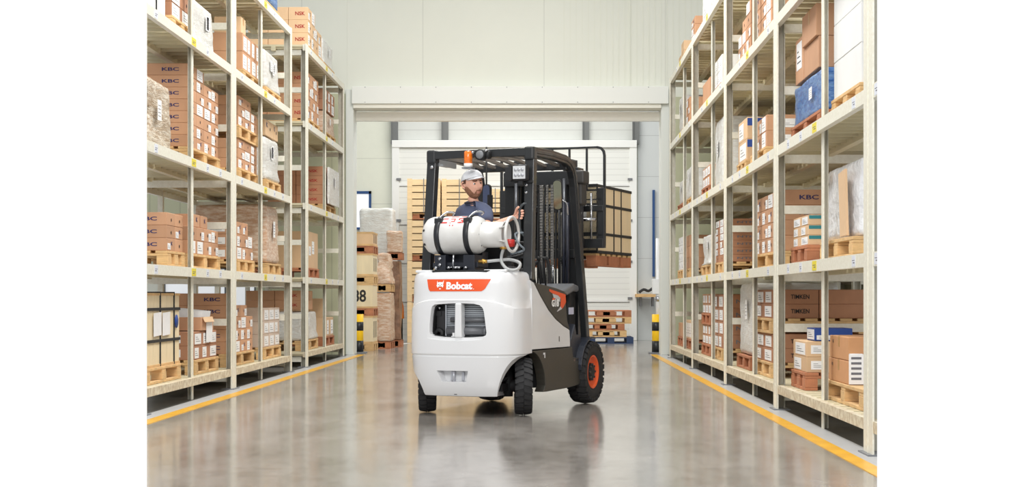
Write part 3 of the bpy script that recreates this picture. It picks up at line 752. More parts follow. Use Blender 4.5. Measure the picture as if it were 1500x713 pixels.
# the big film-wrapped load of blue and white boxes
pallet(2.067, 9.74, 10.90, LV[1], .86, 1, 'pale wooden pallet under the torn film-wrapped boxes, second shelf, right rack')
load(RR, 1, 'second', 11.42, 12.1, 1.60, 'cartons', ny=2, nz=3, nx=2, depth=.6, near=('band', 'teal_band'), seed=44, style='label', mat=kraft_l, col='teal banded', pmat=wood_r)
load(RR, 1, 'third', 12.52, 13.9, 1.90, 'cartons', ny=4, nz=4, nx=2, near=('text', 'KBC', 'dark_blue_ink', .4), seed=45, style='mix')
load(RR, 1, 'fourth', 16.4, 17.2, 1.86, 'cartons', ny=2, nz=6, nx=2, near=('text', 'NTN', 'grey_ink', .5), seed=46, style='mix', mat=kraft_d)
load(RR, 1, 'fifth', 18.1, 19.1, 1.74, 'wrapped', desc='white film-covered load', seed=19, skirt=.4)
load(RR, 1, 'sixth', 20.2, 20.85, 1.84, 'cartons', ny=1, nz=3, nx=2, seed=47, style='tape')
load(RR, 1, 'seventh', 21.7, 22.5, 1.86, 'cartons', ny=2, nz=4, nx=2, seed=48, style='label', mat=whitecard, col='small white')
pallet(2.067, 9.42, 10.72, LV[0], .86, 1, 'pale wooden pallet under the big front cartons, bottom shelf, right rack')
for i, (x0, x1, a, b, z0, z1) in enumerate(((2.08, 2.45, 9.92, 10.62, .352, .512), (2.08, 2.43, 9.94, 10.58, .515, .675), (2.47, 2.83, 9.92, 10.62, .352, .512), (2.47, 2.83, 9.60, 10.30, .515, .665))):
    carton((x0+x1)/2, (a+b)/2, z0, 1, x1-x0, b-a, z1-z0, M('plain_tan_cardboard', srgb(206, 152, 106), .8, var=.05, rnd=.05), (('tape', 'aisle'), ('text', 'aisle', 'NS', -.3, .75, .07, .14, 'black_ink')) if i < 2 else (('text', 'near', 'NS', .3, .7, .12, .14, 'black_ink'),),
           ('lower aisle-side', 'upper aisle-side', 'lower inner', 'upper inner')[i]+' big tan carton, front pallet, bottom shelf, right rack', None)
q = MB().box(-.05, .05, -.003, 0, 0, .205).box(-.04, .045, .0, .12, .205, .208)
for j in range(5): q.box(-.035, .035, -.004, -.003, .03+.035*j, .046+.035*j, 1)
tag(q.build('delivery_sheet', [paper, ink_g], loc=(2.125, 9.90, .356)), 'long white paper sheet hanging over the big tan cartons, right rack', 'paper')
load(RR, 0, 'second', 11.5, 12.1, .60, 'cartons', ny=1, nz=2, nx=3, depth=.7, near=('label',), seed=49, style='label', mat=kraft_l, col='light', pmat=wood_r)
tag(carton(2.30, 11.72, .602, 1, .3, .34, .10, BLUEP, (('label', 'aisle', -.45, .45, .1, .9), ('label', 'near', -.45, .0, .1, .45)), '', None), 'small blue and white carton on top of the light cartons, bottom shelf', 'carton')
load(RR, 0, 'third', 12.95, 13.9, 1.02, 'cartons', ny=2, nz=2, nx=2, tiers=2, near=('text', 'TIMKEN', 'black_ink', .4), seed=50, style='label', mat=kraft_d)
load(RR, 0, 'fourth', 14.66, 15.62, 1.09, 'wrapped', desc='tall white stretch-wrapped load', seed=20, amp=.02, pmat=wood_r)
load(RR, 0, 'fifth', 16.5, 17.35, .98, 'cartons', ny=2, nz=4, nx=2, near=('text', 'NTN', 'grey_ink', .5), seed=51, style='label', mat=kraft_d)
load(RR, 0, 'sixth', 18.2, 19.14, .99, 'cartons', ny=3, nz=2, nx=2, tiers=2, seed=52, style='label', pmat=wood_r)
load(RR, 0, 'seventh', 19.9, 20.86, .62, 'cartons', ny=4, nz=1, nx=2, seed=53, style='label', pmat=wood_r, mat=kraft_l, col='light')
load(RR, 0, 'eighth', 21.6, 22.4, .56, 'cartons', ny=2, nz=1, nx=1, seed=54, style='tape', pmat=wood_r)
# blue and white boxes under torn film
zz = LV[1]+.142
for i in range(4):
    carton(2.40, 10.35, zz+i*.115, 1, .40, .92, .113, whitecard if i % 2 == 0 else BLUEP, (('band', 'near', .1, .9, 'blue_print'), ('band', 'aisle', .2, .9, 'blue_print')) if i % 2 == 0 else (), ('bottom', 'second', 'third', 'top')[i]+' blue and white carton inside the torn film, second shelf, right rack', None)
filmt = M('clear_torn_film', srgb(248, 249, 251), .2, alpha=.8, bump=.8, bscale=18)
o = link('torn_film', bulge_mesh('torn_film', 1, .58, 1.2, .53, filmt, .022, 30, .06, .08), None, (2.40, 10.35, zz)); tag(o, 'torn clear stretch film around the blue and white cartons, second shelf', 'stretch film')
q = MB(); q.add([(-.005, -.12, 0), (-.005, .10, 0), (-.005, .16, .44), (-.005, -.06, .46), (.012, -.12, 0), (.012, .10, 0), (.012, .16, .44), (.012, -.06, .46)], [(0, 3, 2, 1), (4, 5, 6, 7), (0, 1, 5, 4), (1, 2, 6, 5), (2, 3, 7, 6), (3, 0, 4, 7)])
tag(q.build('cardboard_strip', kraft_l, loc=(2.07, 10.05, zz+.01)), 'upright pale cardboard strip leaning on the torn film load, second shelf', 'cardboard')

# large dark brown boxes added in the rear rack to block light
def rear(l, y0, y1, zt, lab, mat=kraft_d, tiers=1):
    z = LV[l]
    pallet(3.395, y0, y1, z, .45, 1, 'pallet under '+lab, wood_r, 'pallets in the rear rack')
    n = 2; h = (zt-z-.142)/n
    for i in range(n): carton(3.62, (y0+y1)/2, z+.142+i*h, 1, .42, y1-y0-.04, h-.002, mat, (('text', 'near', 'NTN', .0, .5, .2, .3, 'grey_ink'),) if i else (), ('lower ', 'upper ')[i]+lab, None)
for l, y0, y1, zt, nme in ((0, 12.3, 13.5, 1.05, 'near'), (0, 14.0, 15.2, .9, 'middle'), (0, 15.8, 17.0, 1.0, 'far'), (1, 12.3, 13.5, 2.0, 'near'), (1, 13.9, 15.2, 1.8, 'middle'), (1, 16.0, 17.1, 2.05, 'far'), (1, 19.3, 20.5, 1.9, 'farthest'),
                           (2, 13.9, 15.2, 3.05, 'near'), (2, 15.8, 17.0, 2.9, 'middle'), (2, 17.5, 18.8, 3.0, 'far'), (3, 15.8, 17.0, 4.0, 'near'), (3, 17.5, 18.8, 3.9, 'far')):
    rear(l, y0, y1, zt, '%s added light-blocking brown box on the %s of the shadowed rear rack' % (nme, LNAME[l]))

tag(MB().box(-.004, .004, -.1, .1, 0, .07).box(-.004, .004, -.03, .03, .07, .11).build('cardboard_scrap', M('orange_cardboard', srgb(228, 178, 118), .7), loc=(2.08, 10.78, zz+.44)), 'small orange cardboard scrap stuck high on the torn film load', 'cardboard')
# ------------------------------------------------------------------ the forklift (its own frame: x to its right, y forward)
YAW = math.radians(-21.5); FO = (-.568, 11.87, 0)
FK = empty('forklift', FO, YAW)
tag(FK, 'white and black gas forklift with orange rims standing in the middle of the aisle', 'forklift')
def fk(mb, name, mats, parent=None, bevel=0, seg=2): return mb.build(name, mats, parent or FK, bevel=bevel, seg=seg)
# counterweight: plan outlines stacked in z:  z, half width, rear reach, squareness
CX = .012
CW = [(.162, .42, .34, 2.8), (.166, .435, .355, 2.8), (.19, .447, .370, 2.8), (.25, .460, .385, 2.9), (.33, .470, .396, 3.0), (.41, .477, .403, 3.0), (.478, .482, .407, 3.1), (.486, .476, .402, 3.1),
      (.492, .480, .404, 3.1), (.500, .486, .410, 3.1), (.60, .486, .412, 3.1), (.72, .484, .410, 3.1), (.86, .481, .406, 3.1), (.925, .478, .402, 3.1), (.935, .474, .391, 3.1), (.975, .471, .385, 3.1),
      (1.05, .468, .380, 3.2), (1.10, .464, .374, 3.2), (1.13, .456, .364, 3.2), (1.148, .440, .347, 3.1), (1.156, .41, .32, 3.0)]
def cw_at(z):
    for a, b in zip(CW, CW[1:]):
        if a[0] <= z <= b[0]:
            t = (z-a[0])/(b[0]-a[0]); return [a[i]+(b[i]-a[i])*t for i in (1, 2, 3)]
    return CW[-1][1:] if z > 1 else CW[0][1:]
def rear_y(x, z):
    w, r, n = cw_at(z); q = min(.999, abs(x-CX)/w)
    return -.05-(r-.05)*(1-q**n)**(1/n)
def loft(rows, mi=0):
    vs = []; fs = []; N = 56
    for z, w, r, n in rows:
        vs.append((CX-w, .02, z))
        for i in range(N+1):
            th = PI-PI*i/N; c = math.cos(th); s_ = math.sin(th)
            x = w*math.copysign(abs(c)**(2/n), c); y = -.05-(r-.05)*abs(s_)**(2/n)
            dz = .075*max(0, (abs(x)/w-.35)/.65)**2 if .92 < z < .94 else (.03*max(0, (abs(x)/w-.35)/.65)**2 if z == .975 else 0)
            vs.append((CX+x, y, z-dz))
        vs.append((CX+w, .02, z))
    K = N+3
    for i in range(len(rows)-1):
        for k in range(K): fs.append((i*K+k, i*K+(k+1) % K, (i+1)*K+(k+1) % K, (i+1)*K+k))
    fs.append(tuple(range(K))[::-1]); fs.append(tuple((len(rows)-1)*K+k for k in range(K)))
    return vs, fs
m = MB(); m.add(*loft(CW), 0, True)
cw = fk(m, 'counterweight', whitep)
def rrect(x0, x1, z0, z1, r, n=6):
    p = []
    for cx, cz, a0 in ((x1-r, z1-r, 0), (x0+r, z1-r, 90), (x0+r, z0+r, 180), (x1-r, z0+r, 270)):
        for i in range(n+1):
            a = math.radians(a0+90*i/n); p.append((cx+r*math.cos(a), cz+r*math.sin(a)))
    return p
def bridge(m, A, ya, B, yb):
    n = len(A); m.add([(x, ya, z) for x, z in A]+[(x, yb, z) for x, z in B], [tuple(range(n))[::-1], tuple(range(n, 2*n))]+[(i, (i+1) % n, n+(i+1) % n, n+i) for i in range(n)])
cut = []
WP = [(-.196, .850), (-.188, .874), (-.165, .890), (-.05, .898), (.06, .900), (.17, .896), (.222, .884), (.246, .862), (.256, .83), (.268, .74), (.277, .672), (.272, .652), (.25, .642), (.15, .634), (.03, .631), (-.10, .634), (-.185, .643), (-.206, .655), (-.212, .675), (-.209, .74), (-.203, .80)]
def scl(p, kx, kz): return [(.033+(x-.033)*kx, .765+(z-.765)*kz) for x, z in p]
m = MB(); bridge(m, scl(WP, 1.36, 1.36), -.52, scl(WP, 1.20, 1.16), -.397); cut.append(m)      # shallow surround
m = MB(); bridge(m, scl(WP, 1.12, 1.10), -.50, scl(WP, .97, .98), -.355); cut.append(m)
m = MB(); bridge(m, scl(WP, 1.0, 1.0), -.50, scl(WP, .99, .99), -.28); cut.append(m)
m = MB(); bridge(m, [(-.185, .378), (.145, .378), (.12, .27), (-.13, .27)], -.50, [(-.13, .36), (.105, .36), (.09, .285), (-.1, .285)], -.32); cut.append(m)
for s in (-1, 1):
    m = MB(); m.prism([(CX+s*a, b) for a, b in (((.30, .05), (.306, .16), (.322, .22), (.352, .28), (.395, .33), (.45, .37), (.5, .385), (.7, .39), (.7, .05)) if s < 0 else ((.312, .05), (.318, .16), (.334, .22), (.352, .28), (.374, .34), (.402, .40), (.436, .45), (.47, .482), (.51, .492), (.7, .50), (.7, .05)))], 'y', -.6, .1); cut.append(m)
    m = MB(); m.cyl((s*.29, 0, .2), (s*.7, 0, .2), .30, n=40); cut.append(m)
tmp = []
for c in cut:
    o = c.build('cutter', whitep, FK); tmp.append(o)
    md = cw.modifiers.new('b', 'BOOLEAN'); md.operation = 'DIFFERENCE'; md.solver = 'EXACT'; md.object = o
bpy.context.view_layer.update()
me = bpy.data.meshes.new_from_object(cw.evaluated_get(bpy.context.evaluated_depsgraph_get()))
cw.modifiers.clear(); cw.data = me
for o in tmp: bpy.data.objects.remove(o)
bm = bmesh.new(); bm.from_mesh(me)
for f in bm.faces: f.smooth = True
for e_ in bm.edges:
    if len(e_.link_faces) == 2 and e_.calc_face_angle(0) > .5: e_.smooth = False
bm.to_mesh(me); bm.free()
# things inside the rear opening
m = MB(); a_ = scl(WP, .995, .995); b_ = scl(WP, .955, .965); n_ = len(a_)
m.add([(x, -.350, z) for x, z in a_]+[(x, -.352, z) for x, z in b_]+[(x, -.285, z) for x, z in b_], [(i, (i+1) % n_, n_+(i+1) % n_, n_+i) for i in range(n_)]+[(n_+i, n_+(i+1) % n_, 2*n_+(i+1) % n_, 2*n_+i) for i in range(n_)])
fk(m, 'opening_sleeve', blackm)
m = MB(); m.box(-.21, .28, -.286, -.276, .63, .905); fk(m, 'inner_backing', blackm)
m = MB()
for i in range(16): m.box(-.10, .275, -.300-.006*(i%1), -.288, .638+i*.0165, .650+i*.0165)
fk(m, 'radiator', M('radiator_grey', srgb(176, 182, 188), .45, .2))
fk(MB().box(-.112, -.100, -.32, -.288, .635, .90), 'radiator_edge', chrome)
m = MB().cyl((-.09, -.325, .68), (.235, -.325, .68), .034, n=20).cyl((-.06, -.318, .77), (.27, -.318, .77), .022, n=16).cyl((.235, -.325, .68), (.255, -.325, .68), .038, n=20)
fk(m, 'exhaust_silencer', M('dark_silencer', srgb(104, 106, 110), .45, .3))
m = MB().tube([(-.2, -.315, .66), (-.17, -.32, .69), (-.14, -.32, .67), (-.14, -.32, .645)], .018, sub=5)
fk(m, 'hose_elbow', blackm)
fk(MB().box(-.19, -.12, -.312, -.29, .68, .84).box(-.2, -.15, -.32, -.30, .80, .835), 'dark_equipment', M('engine_black', srgb(38, 38, 40), .4))
fk(MB().cyl((-.165, -.286, .865), (-.165, -.325, .865), .012, n=14), 'cap_bolt', chrome)
m = MB(); m.prism([(.008, .63), (.070, .63), (.066, .902), (.013, .902)], 'y', -.408, -.33); fk(m, 'centre_bar', whitep, bevel=.010, seg=3)
fk(MB().box(-.012, .004, -.398, -.388, .64, .668).box(-.022, .024, -.398, -.39, .636, .643), 'latch', whitep)
fk(MB().cyl((-.012, -.372, .275), (-.012, -.372, .368), .009, n=12).box(-.055, -.02, -.335, -.322, .288, .358).box(.04, .06, -.335, -.322, .29, .355), 'towing_pin', M('pin_silver', srgb(196, 198, 206), .3, .5))
# banner, lettering, animal head
def patch(poly_rows, off, mi=0):
    """rows of (z, x0, x1) laid on the curved rear face"""
    vs = []; fs = []; n = 24
    for z, a, b in poly_rows:
        for i in range(n+1):
            x = a+(b-a)*i/n; vs.append((x, rear_y(x, z)-off, z))
    for j in range(len(poly_rows)-1):
        for i in range(n): fs.append((j*(n+1)+i, j*(n+1)+i+1, (j+1)*(n+1)+i+1, (j+1)*(n+1)+i))
    return vs, fs
m = MB(); rows = []
for k in range(9):
    t = k/8; z = .996+(1.092-.996)*t
    c = .012*max(0, 1-t*6); rows.append((z, -.232-.021*t+c, .246+.056*t-c*1.5))
m.add(*patch(rows, .002)); fk(m, 'orange_banner', bannero)
m = MB(); add_text(m, 'Bobcat', lambda u, v: (u+.040, rear_y(u+.040, 1.040+v)-.0035, 1.040+v), .225, .060, bold=.05); m.box(.160, .167, rear_y(.163, 1.015)-.0035, rear_y(.163, 1.015)-.003, 1.011, 1.017)
fk(m, 'banner_lettering', whitev)
HX, HZ = -.128, 1.046
head = [(-.027, .038), (-.022, .020), (-.008, .024), (.008, .024), (.022, .022), (.032, .042), (.030, .016), (.027, .004), (.031, -.006), (.026, -.012), (.027, -.020), (.018, -.017), (.010, -.008), (.004, -.014), (-.004, -.014), (-.010, -.008), (-.016, -.018), (-.026, -.021), (-.026, -.012), (-.033, -.008), (-.028, .004), (-.029, .016)]
m = MB(); m.add([(HX+x, rear_y(HX+x, HZ+z)-.0035, HZ+z) for x, z in head], [tuple(range(len(head)))])
ch = [(-.007, -.026), (.007, -.026), (.009, -.031), (0, -.036), (-.009, -.031)]
m.add([(HX+x, rear_y(HX+x, HZ+z)-.0035, HZ+z) for x, z in ch], [tuple(range(5))])
fk(m, 'animal_head_emblem', whitev)
m = MB()
for pts in ([(-.02, .006), (-.008, .0), (-.010, .006)], [(.02, .006), (.010, .006), (.008, .0)], [(-.006, -.006), (0, -.010), (.006, -.006), (0, -.004)]):
    m.add([(HX+x, rear_y(HX+x, HZ+z)-.0042, HZ+z) for x, z in pts], [tuple(range(len(pts)))])
fk(m, 'emblem_eyes', ink_k)
fk(MB().box(-.012, .012, rear_y(0, .18)-.002, rear_y(0, .18), .176, .186), 'bottom_vent', ink_g)
# top deck of the counterweight
fk(MB().box(-.22, .26, -.34, .15, 1.150, 1.164), 'top_plate', blackm, bevel=.004)
m = MB().box(-.40, -.26, -.28, -.05, 1.146, 1.168).box(.20, .40, -.28, .0, 1.146, 1.170)
fk(m, 'top_hump', whitep, bevel=.02, seg=3)
# side panels
side_w = [(.02, .527), (.90, .525), (.899, .568), (.887, .666), (.862, .675), (.74, .703), (.55, .766), (.387, .843), (.206, .96), (.063, 1.067), (-.02, 1.088), (.02, 1.02)]
side_d = [(.068, 1.067), (.30, 1.050), (.60, 1.022), (.764, .999), (.777, .975), (.800, .88), (.83, .75), (.885, .672), (.862, .681), (.74, .709), (.55, .772), (.387, .849), (.206, .966)]
low = [(.90, .516), (.945, .518), (.965, .43), (1.246, .405), (1.235, .3), (1.198, .205), (1.1, .185), (.807, .172), (.327, .170), (.262, .172)]
arc = [(math.cos(math.radians(a))*.315, .195+math.sin(math.radians(a))*.315) for a in range(5, 88, 9)]
low = low+arc+[(.02, .516)]
for s in (-1, 1):
    e0, e1 = s*.44, s*.497
    m = MB(); m.prism(side_w, 'x', e0, e1); w_ = fk(m, 'hood_side_panel', whitep, bevel=.004)
    m = MB(); m.box(s*.4975, s*.5, .628, .638, .575, .62); m.build('panel_slot', blackm, w_)
    m = MB(); m.prism(side_d, 'x', e0, s*.499); fk(m, 'dark_side_panel', darkp, bevel=.006)
    m = MB(); m.prism(low, 'x', s*.42, s*.50); fk(m, 'lower_sill_panel', darkp, bevel=.005)
    m = MB().box(s*.5005, s*.503, .262, .30, .478, .494).box(s*.5005, s*.503, .287, .30, .45, .494); fk(m, 'white_sill_mark', whitev)
xd = .5005
m = MB().prism([(.392, 1.018), (.777, .973), (.789, .908), (.728, .866), (.69, .85), (.656, .871), (.668, .934), (.60, .965), (.468, .981), (.40, .998)], 'x', xd, xd+.001)
fk(m, 'orange_swoosh', bannero)
fk(MB().prism([(.468, .979), (.60, .963), (.650, .945), (.648, .91), (.56, .935), (.50, .943)], 'x', xd, xd+.001).prism([(.69, .85), (.66, .872), (.573, .829), (.59, .829)], 'x', xd, xd+.001), 'grey_swoosh', M('light_grey_vinyl', srgb(200, 200, 204), .4))
m = MB(); add_text(m, 'G18', lambda u, v: (xd+.0025, .53+u, .902+v), .17, .066, bold=.06); fk(m, 'model_lettering', whitev)
fk(MB().prism([(.455, .925), (.53, .932), (.53, .940), (.47, .945)], 'x', xd+.003, xd+.004), 'red_letter_accent', orange)
# chassis
fk(MB().box(-.30, .30, -.22, 1.35, .20, .56).box(-.44, .44, .34, 1.0, .20, .50), 'chassis', blackm)
fk(MB().box(-.43, .43, .03, .72, .5, .98), 'engine_hood', blackm, bevel=.02)
fk(MB().box(-.46, .46, .72, 1.30, .50, .535).box(-.46, .46, .86, .9, .40, .5), 'floor_plate', blackm)
fk(MB().box(-.40, .40, 1.16, 1.32, .5, 1.02), 'front_cowl', blackm, bevel=.03)
fk(MB().prism([(.86, 1.00), (1.16, 1.07), (1.34, 1.04), (1.38, 1.00), (1.16, 1.0), (1.0, .965)], 'x', -.44, .44), 'dash_cover', M('dash_grey', srgb(120, 122, 126), .28, .2), bevel=.015)
fk(MB().box(.445, .452, 1.0, 1.11, .80, .86), 'plate_label', M('pale_label', srgb(196, 198, 220), .4))
m = MB().prism([(.93, .40), (1.25, .40), (1.25, .62), (1.14, .62), (1.10, .72), (1.0, .58), (.93, .56)], 'x', .34, .47); fk(m, 'step_bracket', M('dark_blue_black', srgb(46, 50, 60), .4), bevel=.01)
fk(MB().box(.36, .5, .985, 1.20, .395, .41), 'step_edge', chrome)
# rear axle
m = MB().cyl((-.38, 0, .235), (.38, 0, .235), .05, n=16).box(-.3, .3, -.08, .08, .18, .32).box(-.12, .34, -.22, -.1, .20, .26)
for x in (-.30, .30): m.cyl((x, -.02, .15), (x, -.02, .38), .045, n=14)
fk(m, 'rear_axle', blackm)
m = MB().tube([(.1, -.2, .42), (.2, -.22, .35), (.27, -.2, .28), (.33, -.1, .3)], .014, sub=4).cyl((.18, -.22, .17), (.18, -.22, .24), .018, n=10).cyl((.26, -.22, .16), (.26, -.22, .27), .022, n=10).box(.25, .32, -.24, -.2, .31, .37)
fk(m, 'steering_linkage', M('linkage_metal', srgb(90, 92, 94), .35, .6))

# wheels
def wheel(x, y, R, W, steer, rimR, name, lug, seedy=0):
    e = link(name, None, FK, (x, y, R)); e.rotation_euler = (0, 0, steer)
    sgn = 1 if x > 0 else -1
    w = W/2; Ri = R-lug
    prof = [(rimR, -w*.82), (rimR+.02, -w*.95), (Ri*.72, -w), (Ri*.90, -w*.97), (Ri*.975, -w*.82), (Ri, -w*.55), (Ri+.002, 0), (Ri, w*.55), (Ri*.975, w*.82), (Ri*.90, w*.97), (Ri*.72, w), (rimR+.02, w*.95), (rimR, w*.82)]
    m = MB(); m.lathe(prof, (0, 0, 0), (1, 0, 0), 64)
    n = 26
    for k in range(n):
        for sd in (-1, 1):
            a = 2*PI*(k+(.5 if sd > 0 else 0))/n; da = 2*PI/n*.36
            vs = []
            for rr, kk in ((Ri-.012, 1), (R, .86)):
                for xx, dd in ((w*.0+w*.04, -.5), (w*.92, .25)):
                    for q in (-1, 1):
                        an = a+da*(dd+q*kk); r3 = rr if xx < w*.5 else (rr if rr < R else R-.012)
                        vs.append((sd*xx, math.cos(an)*r3, math.sin(an)*r3))
            m.add(vs, [(0, 1, 3, 2), (4, 6, 7, 5), (0, 4, 5, 1), (2, 3, 7, 6), (0, 2, 6, 4), (1, 5, 7, 3)])
            vs = []
            for rr, kk in ((Ri*.88, 1), (Ri*.985, .9)):      # shoulder blocks
                for xx in (w*.86, w*1.03):
                    for q in (-1, 1):
                        an = a+da*(.25+q*kk); vs.append((sd*xx, math.cos(an)*rr, math.sin(an)*rr))
            m.add(vs, [(0, 1, 3, 2), (4, 6, 7, 5), (0, 4, 5, 1), (2, 3, 7, 6), (0, 2, 6, 4), (1, 5, 7, 3)])
    m.build('tyre', rubber, e)
    r = rimR
    m = MB(); m.lathe([(r, -w*.8), (r, w*.8*sgn if sgn > 0 else w*.8)], (0, 0, 0), (1, 0, 0), 48)
    s = sgn
    m.lathe([(r*1.0, s*w*.86), (r*.97, s*w*.9), (r*.9, s*w*.8), (r*.84, s*w*.45), (r*.55, s*w*.40), (r*.5, s*w*.42), (0, s*w*.42)], (0, 0, 0), (1, 0, 0), 48)
    m.build('rim', orange, e)
    m = MB(); m.lathe([(r*.52, s*w*.38), (r*.52, s*w*.62), (r*.4, s*w*.8), (r*.2, s*w*.84), (0, s*w*.84)], (0, 0, 0), (1, 0, 0), 28); m.build('hub', blackm, e)
    m = MB()
    for k in range(8):
        a = 2*PI*k/8; c, d = math.cos(a)*r*.44, math.sin(a)*r*.44; m.cyl((s*w*.5, c, d), (s*w*.86, c, d), .011, n=6)
    m.build('wheel_nut', blackp, e)['kind'] = 'stuff'
    return e
st = math.radians(24)
wheel(.43, 0, .235, .135, st, .1, 'rear_wheel', .014)
wheel(-.425, 0, .235, .135, st, .1, 'rear_wheel', .014)
wheel(.455, 1.40, .284, .175, 0, .150, 'front_wheel', .016)
wheel(-.455, 1.40, .284, .175, 0, .150, 'front_wheel', .016)
for s in (-1, 1):
    m = MB(); pts = [(math.cos(math.radians(a))*.315+1.40, .284+math.sin(math.radians(a))*.315) for a in range(70, 176, 12)]
    pin = [(math.cos(math.radians(a))*.300+1.40, .284+math.sin(math.radians(a))*.300) for a in range(175, 69, -12)]
    m.prism(pts+pin, 'x', s*.34, s*.53); fk(m, 'front_fender', M('fender_black', srgb(44, 48, 58), .35), bevel=.003)
fk(MB().box(-.34, .34, 1.3, 1.48, .18, .42), 'front_axle', blackm)

# overhead guard
for s in (-1, 1):
    m = MB().rbars([(s*.457, .052, 1.09), (s*.455, .06, 1.15), (s*.441, .143, 2.10)], .08, .075, (1, 0, 0)); fk(m, 'rear_guard_post', blackp, bevel=.006)
    pts = [(s*.443, .13, 2.135), (s*.443, .55, 2.145), (s*.443, .88, 2.135), (s*.443, .98, 2.115), (s*.443, 1.06, 2.07), (s*.443, 1.105, 2.0), (s*.444, 1.13, 1.92), (s*.448, 1.19, 1.6), (s*.455, 1.29, 1.1), (s*.46, 1.36, .72), (s*.46, 1.40, .52)]
    m = MB().rbars(pts, .06, .075, (1, 0, 0)); m.rbars([(p[0]+s*.012, p[1], p[2]-.0) for p in pts[:8]], .05, .03, (1, 0, 0)); fk(m, 'guard_side_rail', blackp, bevel=.006)
    fk(MB().box(s*.395, s*.485, .09, .18, 2.06, 2.175), 'corner_cap', blackp, bevel=.02, seg=3)
m = MB(); m.rbars([(-.44, .12, 2.13), (.44, .12, 2.13)], .055, .065, (0, 1, 0)); fk(m, 'rear_guard_bar', blackp, bevel=.005)
m = MB(); m.rbars([(-.44, .98, 2.085), (.44, .98, 2.085)], .05, .06, (0, 1, 0)); fk(m, 'front_guard_bar', blackp, bevel=.005)
for i in range(7):
    x = -.36+.12*i
    fk(MB().rbars([(x, .14, 2.11), (x, .60, 2.12), (x, .97, 2.09)], .036, .022, (1, 0, 0)), 'roof_bar', M('roof_bar_grey', srgb(126, 120, 114), .4))
fk(MB().box(-.415, -.395, .16, .50, 2.05, 2.10).box(-.41, -.36, .16, .34, 2.045, 2.06), 'roof_side_plate', M('aluminium_plate', srgb(186, 188, 190), .45, .3))
for z, xx in ((1.80, .442), (1.86, .442), (2.03, -.442)):
    m = MB()
    if xx > 0: m.cyl((xx-.02, .07-.0+(z-1.15)*.087, z), (xx-.02, .02+(z-1.15)*.087, z), .012, n=12)
    else: m.cyl((xx+.01, .14, z), (xx+.01, .085, z), .014, n=12)
    fk(m, 'post_bolt', chrome)
# beacon, buzzer, work lamp
e = link('beacon', None, FK, (-.095, .085, 2.02))
MB().lathe([(.034, 0), (.035, .5), (.034, .92), (.028, 1), (0, 1)], (0, 0, .028), (0, 0, .104), 24).build('amber_lens', amber, e)
MB().cyl((0, 0, 0), (0, 0, .03), .036, n=24).build('beacon_base', whitev, e)
MB().box(-.045, .04, -.03, .05, -.012, 0).build('beacon_bracket', greym, e)
e = link('reverse_buzzer', None, FK, (.03, .07, 2.115))
MB().cyl((0, .03, 0), (0, -.035, 0), .045, n=24).cyl((.05, 0, 0), (.08, 0, 0), .035, n=16).build('buzzer_body', blackm, e)
MB().lathe([(.034, 0), (.026, -1), (0, -1)], (0, -.036, 0), (0, .008, 0), 20).build('buzzer_grille', greym, e)
MB().cyl((-.06, 0, .02), (-.06, -.05, .02), .009, n=10).cyl((.06, 0, .03), (.06, -.05, .03), .009, n=10).build('bolt', chrome, e)
e = link('work_lamp', None, FK, (.395, .03, 1.955))
MB().box(-.068, .068, -.03, .03, -.066, .066).build('lamp_housing', blackm, e, bevel=.02, seg=3)
MB().box(-.054, .054, -.036, -.031, -.052, .052).build('lamp_glass', M('lamp_glass', srgb(206, 208, 210), .2), e, bevel=.002)
g = MB()
for x in (-.03, 0, .03):
    for z in (-.022, .022): g.lathe([(.0, 0), (.013, 0), (.013, 1), (0, 1)], (x, -.037, z), (0, -.002, 0), 14)
g.build('lamp_reflector', M('lamp_reflector', srgb(176, 178, 184), .2, .3), e)['kind'] = 'stuff'
MB().box(-.14, -.08, -.0, .05, -.06, .05).box(-.1, .09, .03, .05, -.08, -.06).box(-.02, .02, -.01, .03, -.1, -.06).build('lamp_bracket', blackm, e, bevel=.003)

# gas bottle
TZ, TY = 1.452, -.10
e = link('gas_bottle', None, FK, (0, TY, TZ)); R = .155
prof = [(0, -.390), (.06, -.386), (.11, -.372), (.14, -.345), (.153, -.31), (R, -.28), (R, .05), (.150, .085), (.135, .115), (.11, .135), (.08, .145), (0, .148)]
MB().lathe(prof, (0, 0, 0), (1, 0, 0), 56).build('bottle_shell', whitet, e)
MB().lathe([(.104, .10), (.104, .325), (.100, .325), (.100, .11)], (0, 0, 0), (1, 0, 0), 40).build('valve_collar', whitet, e)
MB().tube([(.375, math.cos(a*PI/18)*.138, math.sin(a*PI/18)*.138) for a in range(36)], .0125, closed=True).build('collar_ring', whitet, e)
for p_, q_ in (((.31, -.085, .05), (.375, -.128, .06)), ((.31, -.085, -.05), (.375, -.128, -.06)), ((.31, 0, .1), (.375, .0, .135)), ((.31, .09, -.04), (.375, .13, -.05))): MB().bar(p_, q_, .03, .008).build('ring_bracket', whitet, e)
MB().lathe([(0, 0), (.03, 0), (.034, .3), (.03, 1), (0, 1)], (.33, -.0, -.07), (.06, 0, 0), 12).build('valve_handwheel', M('red_valve', srgb(190, 40, 34), .4), e)
g = MB()
for a in (-55, 55, 0): g.cyl((.13, -math.cos(math.radians(a))*.104, math.sin(math.radians(a))*.104), (.13, -math.cos(math.radians(a))*.112, math.sin(math.radians(a))*.112), .009 if a else .006, n=10)
g.build('collar_bolt', greym, e)
g = MB()
for a in (15, -32):
    y, z = -math.cos(math.radians(a))*.1425, math.sin(math.radians(a))*.1425
    g.lathe([(0, 0), (.011, 0), (.011, 1), (0, 1)], (-.343, y, z), (-.0012, y*.016, z*.016), 12)
g.build('end_hole', blackm, e)
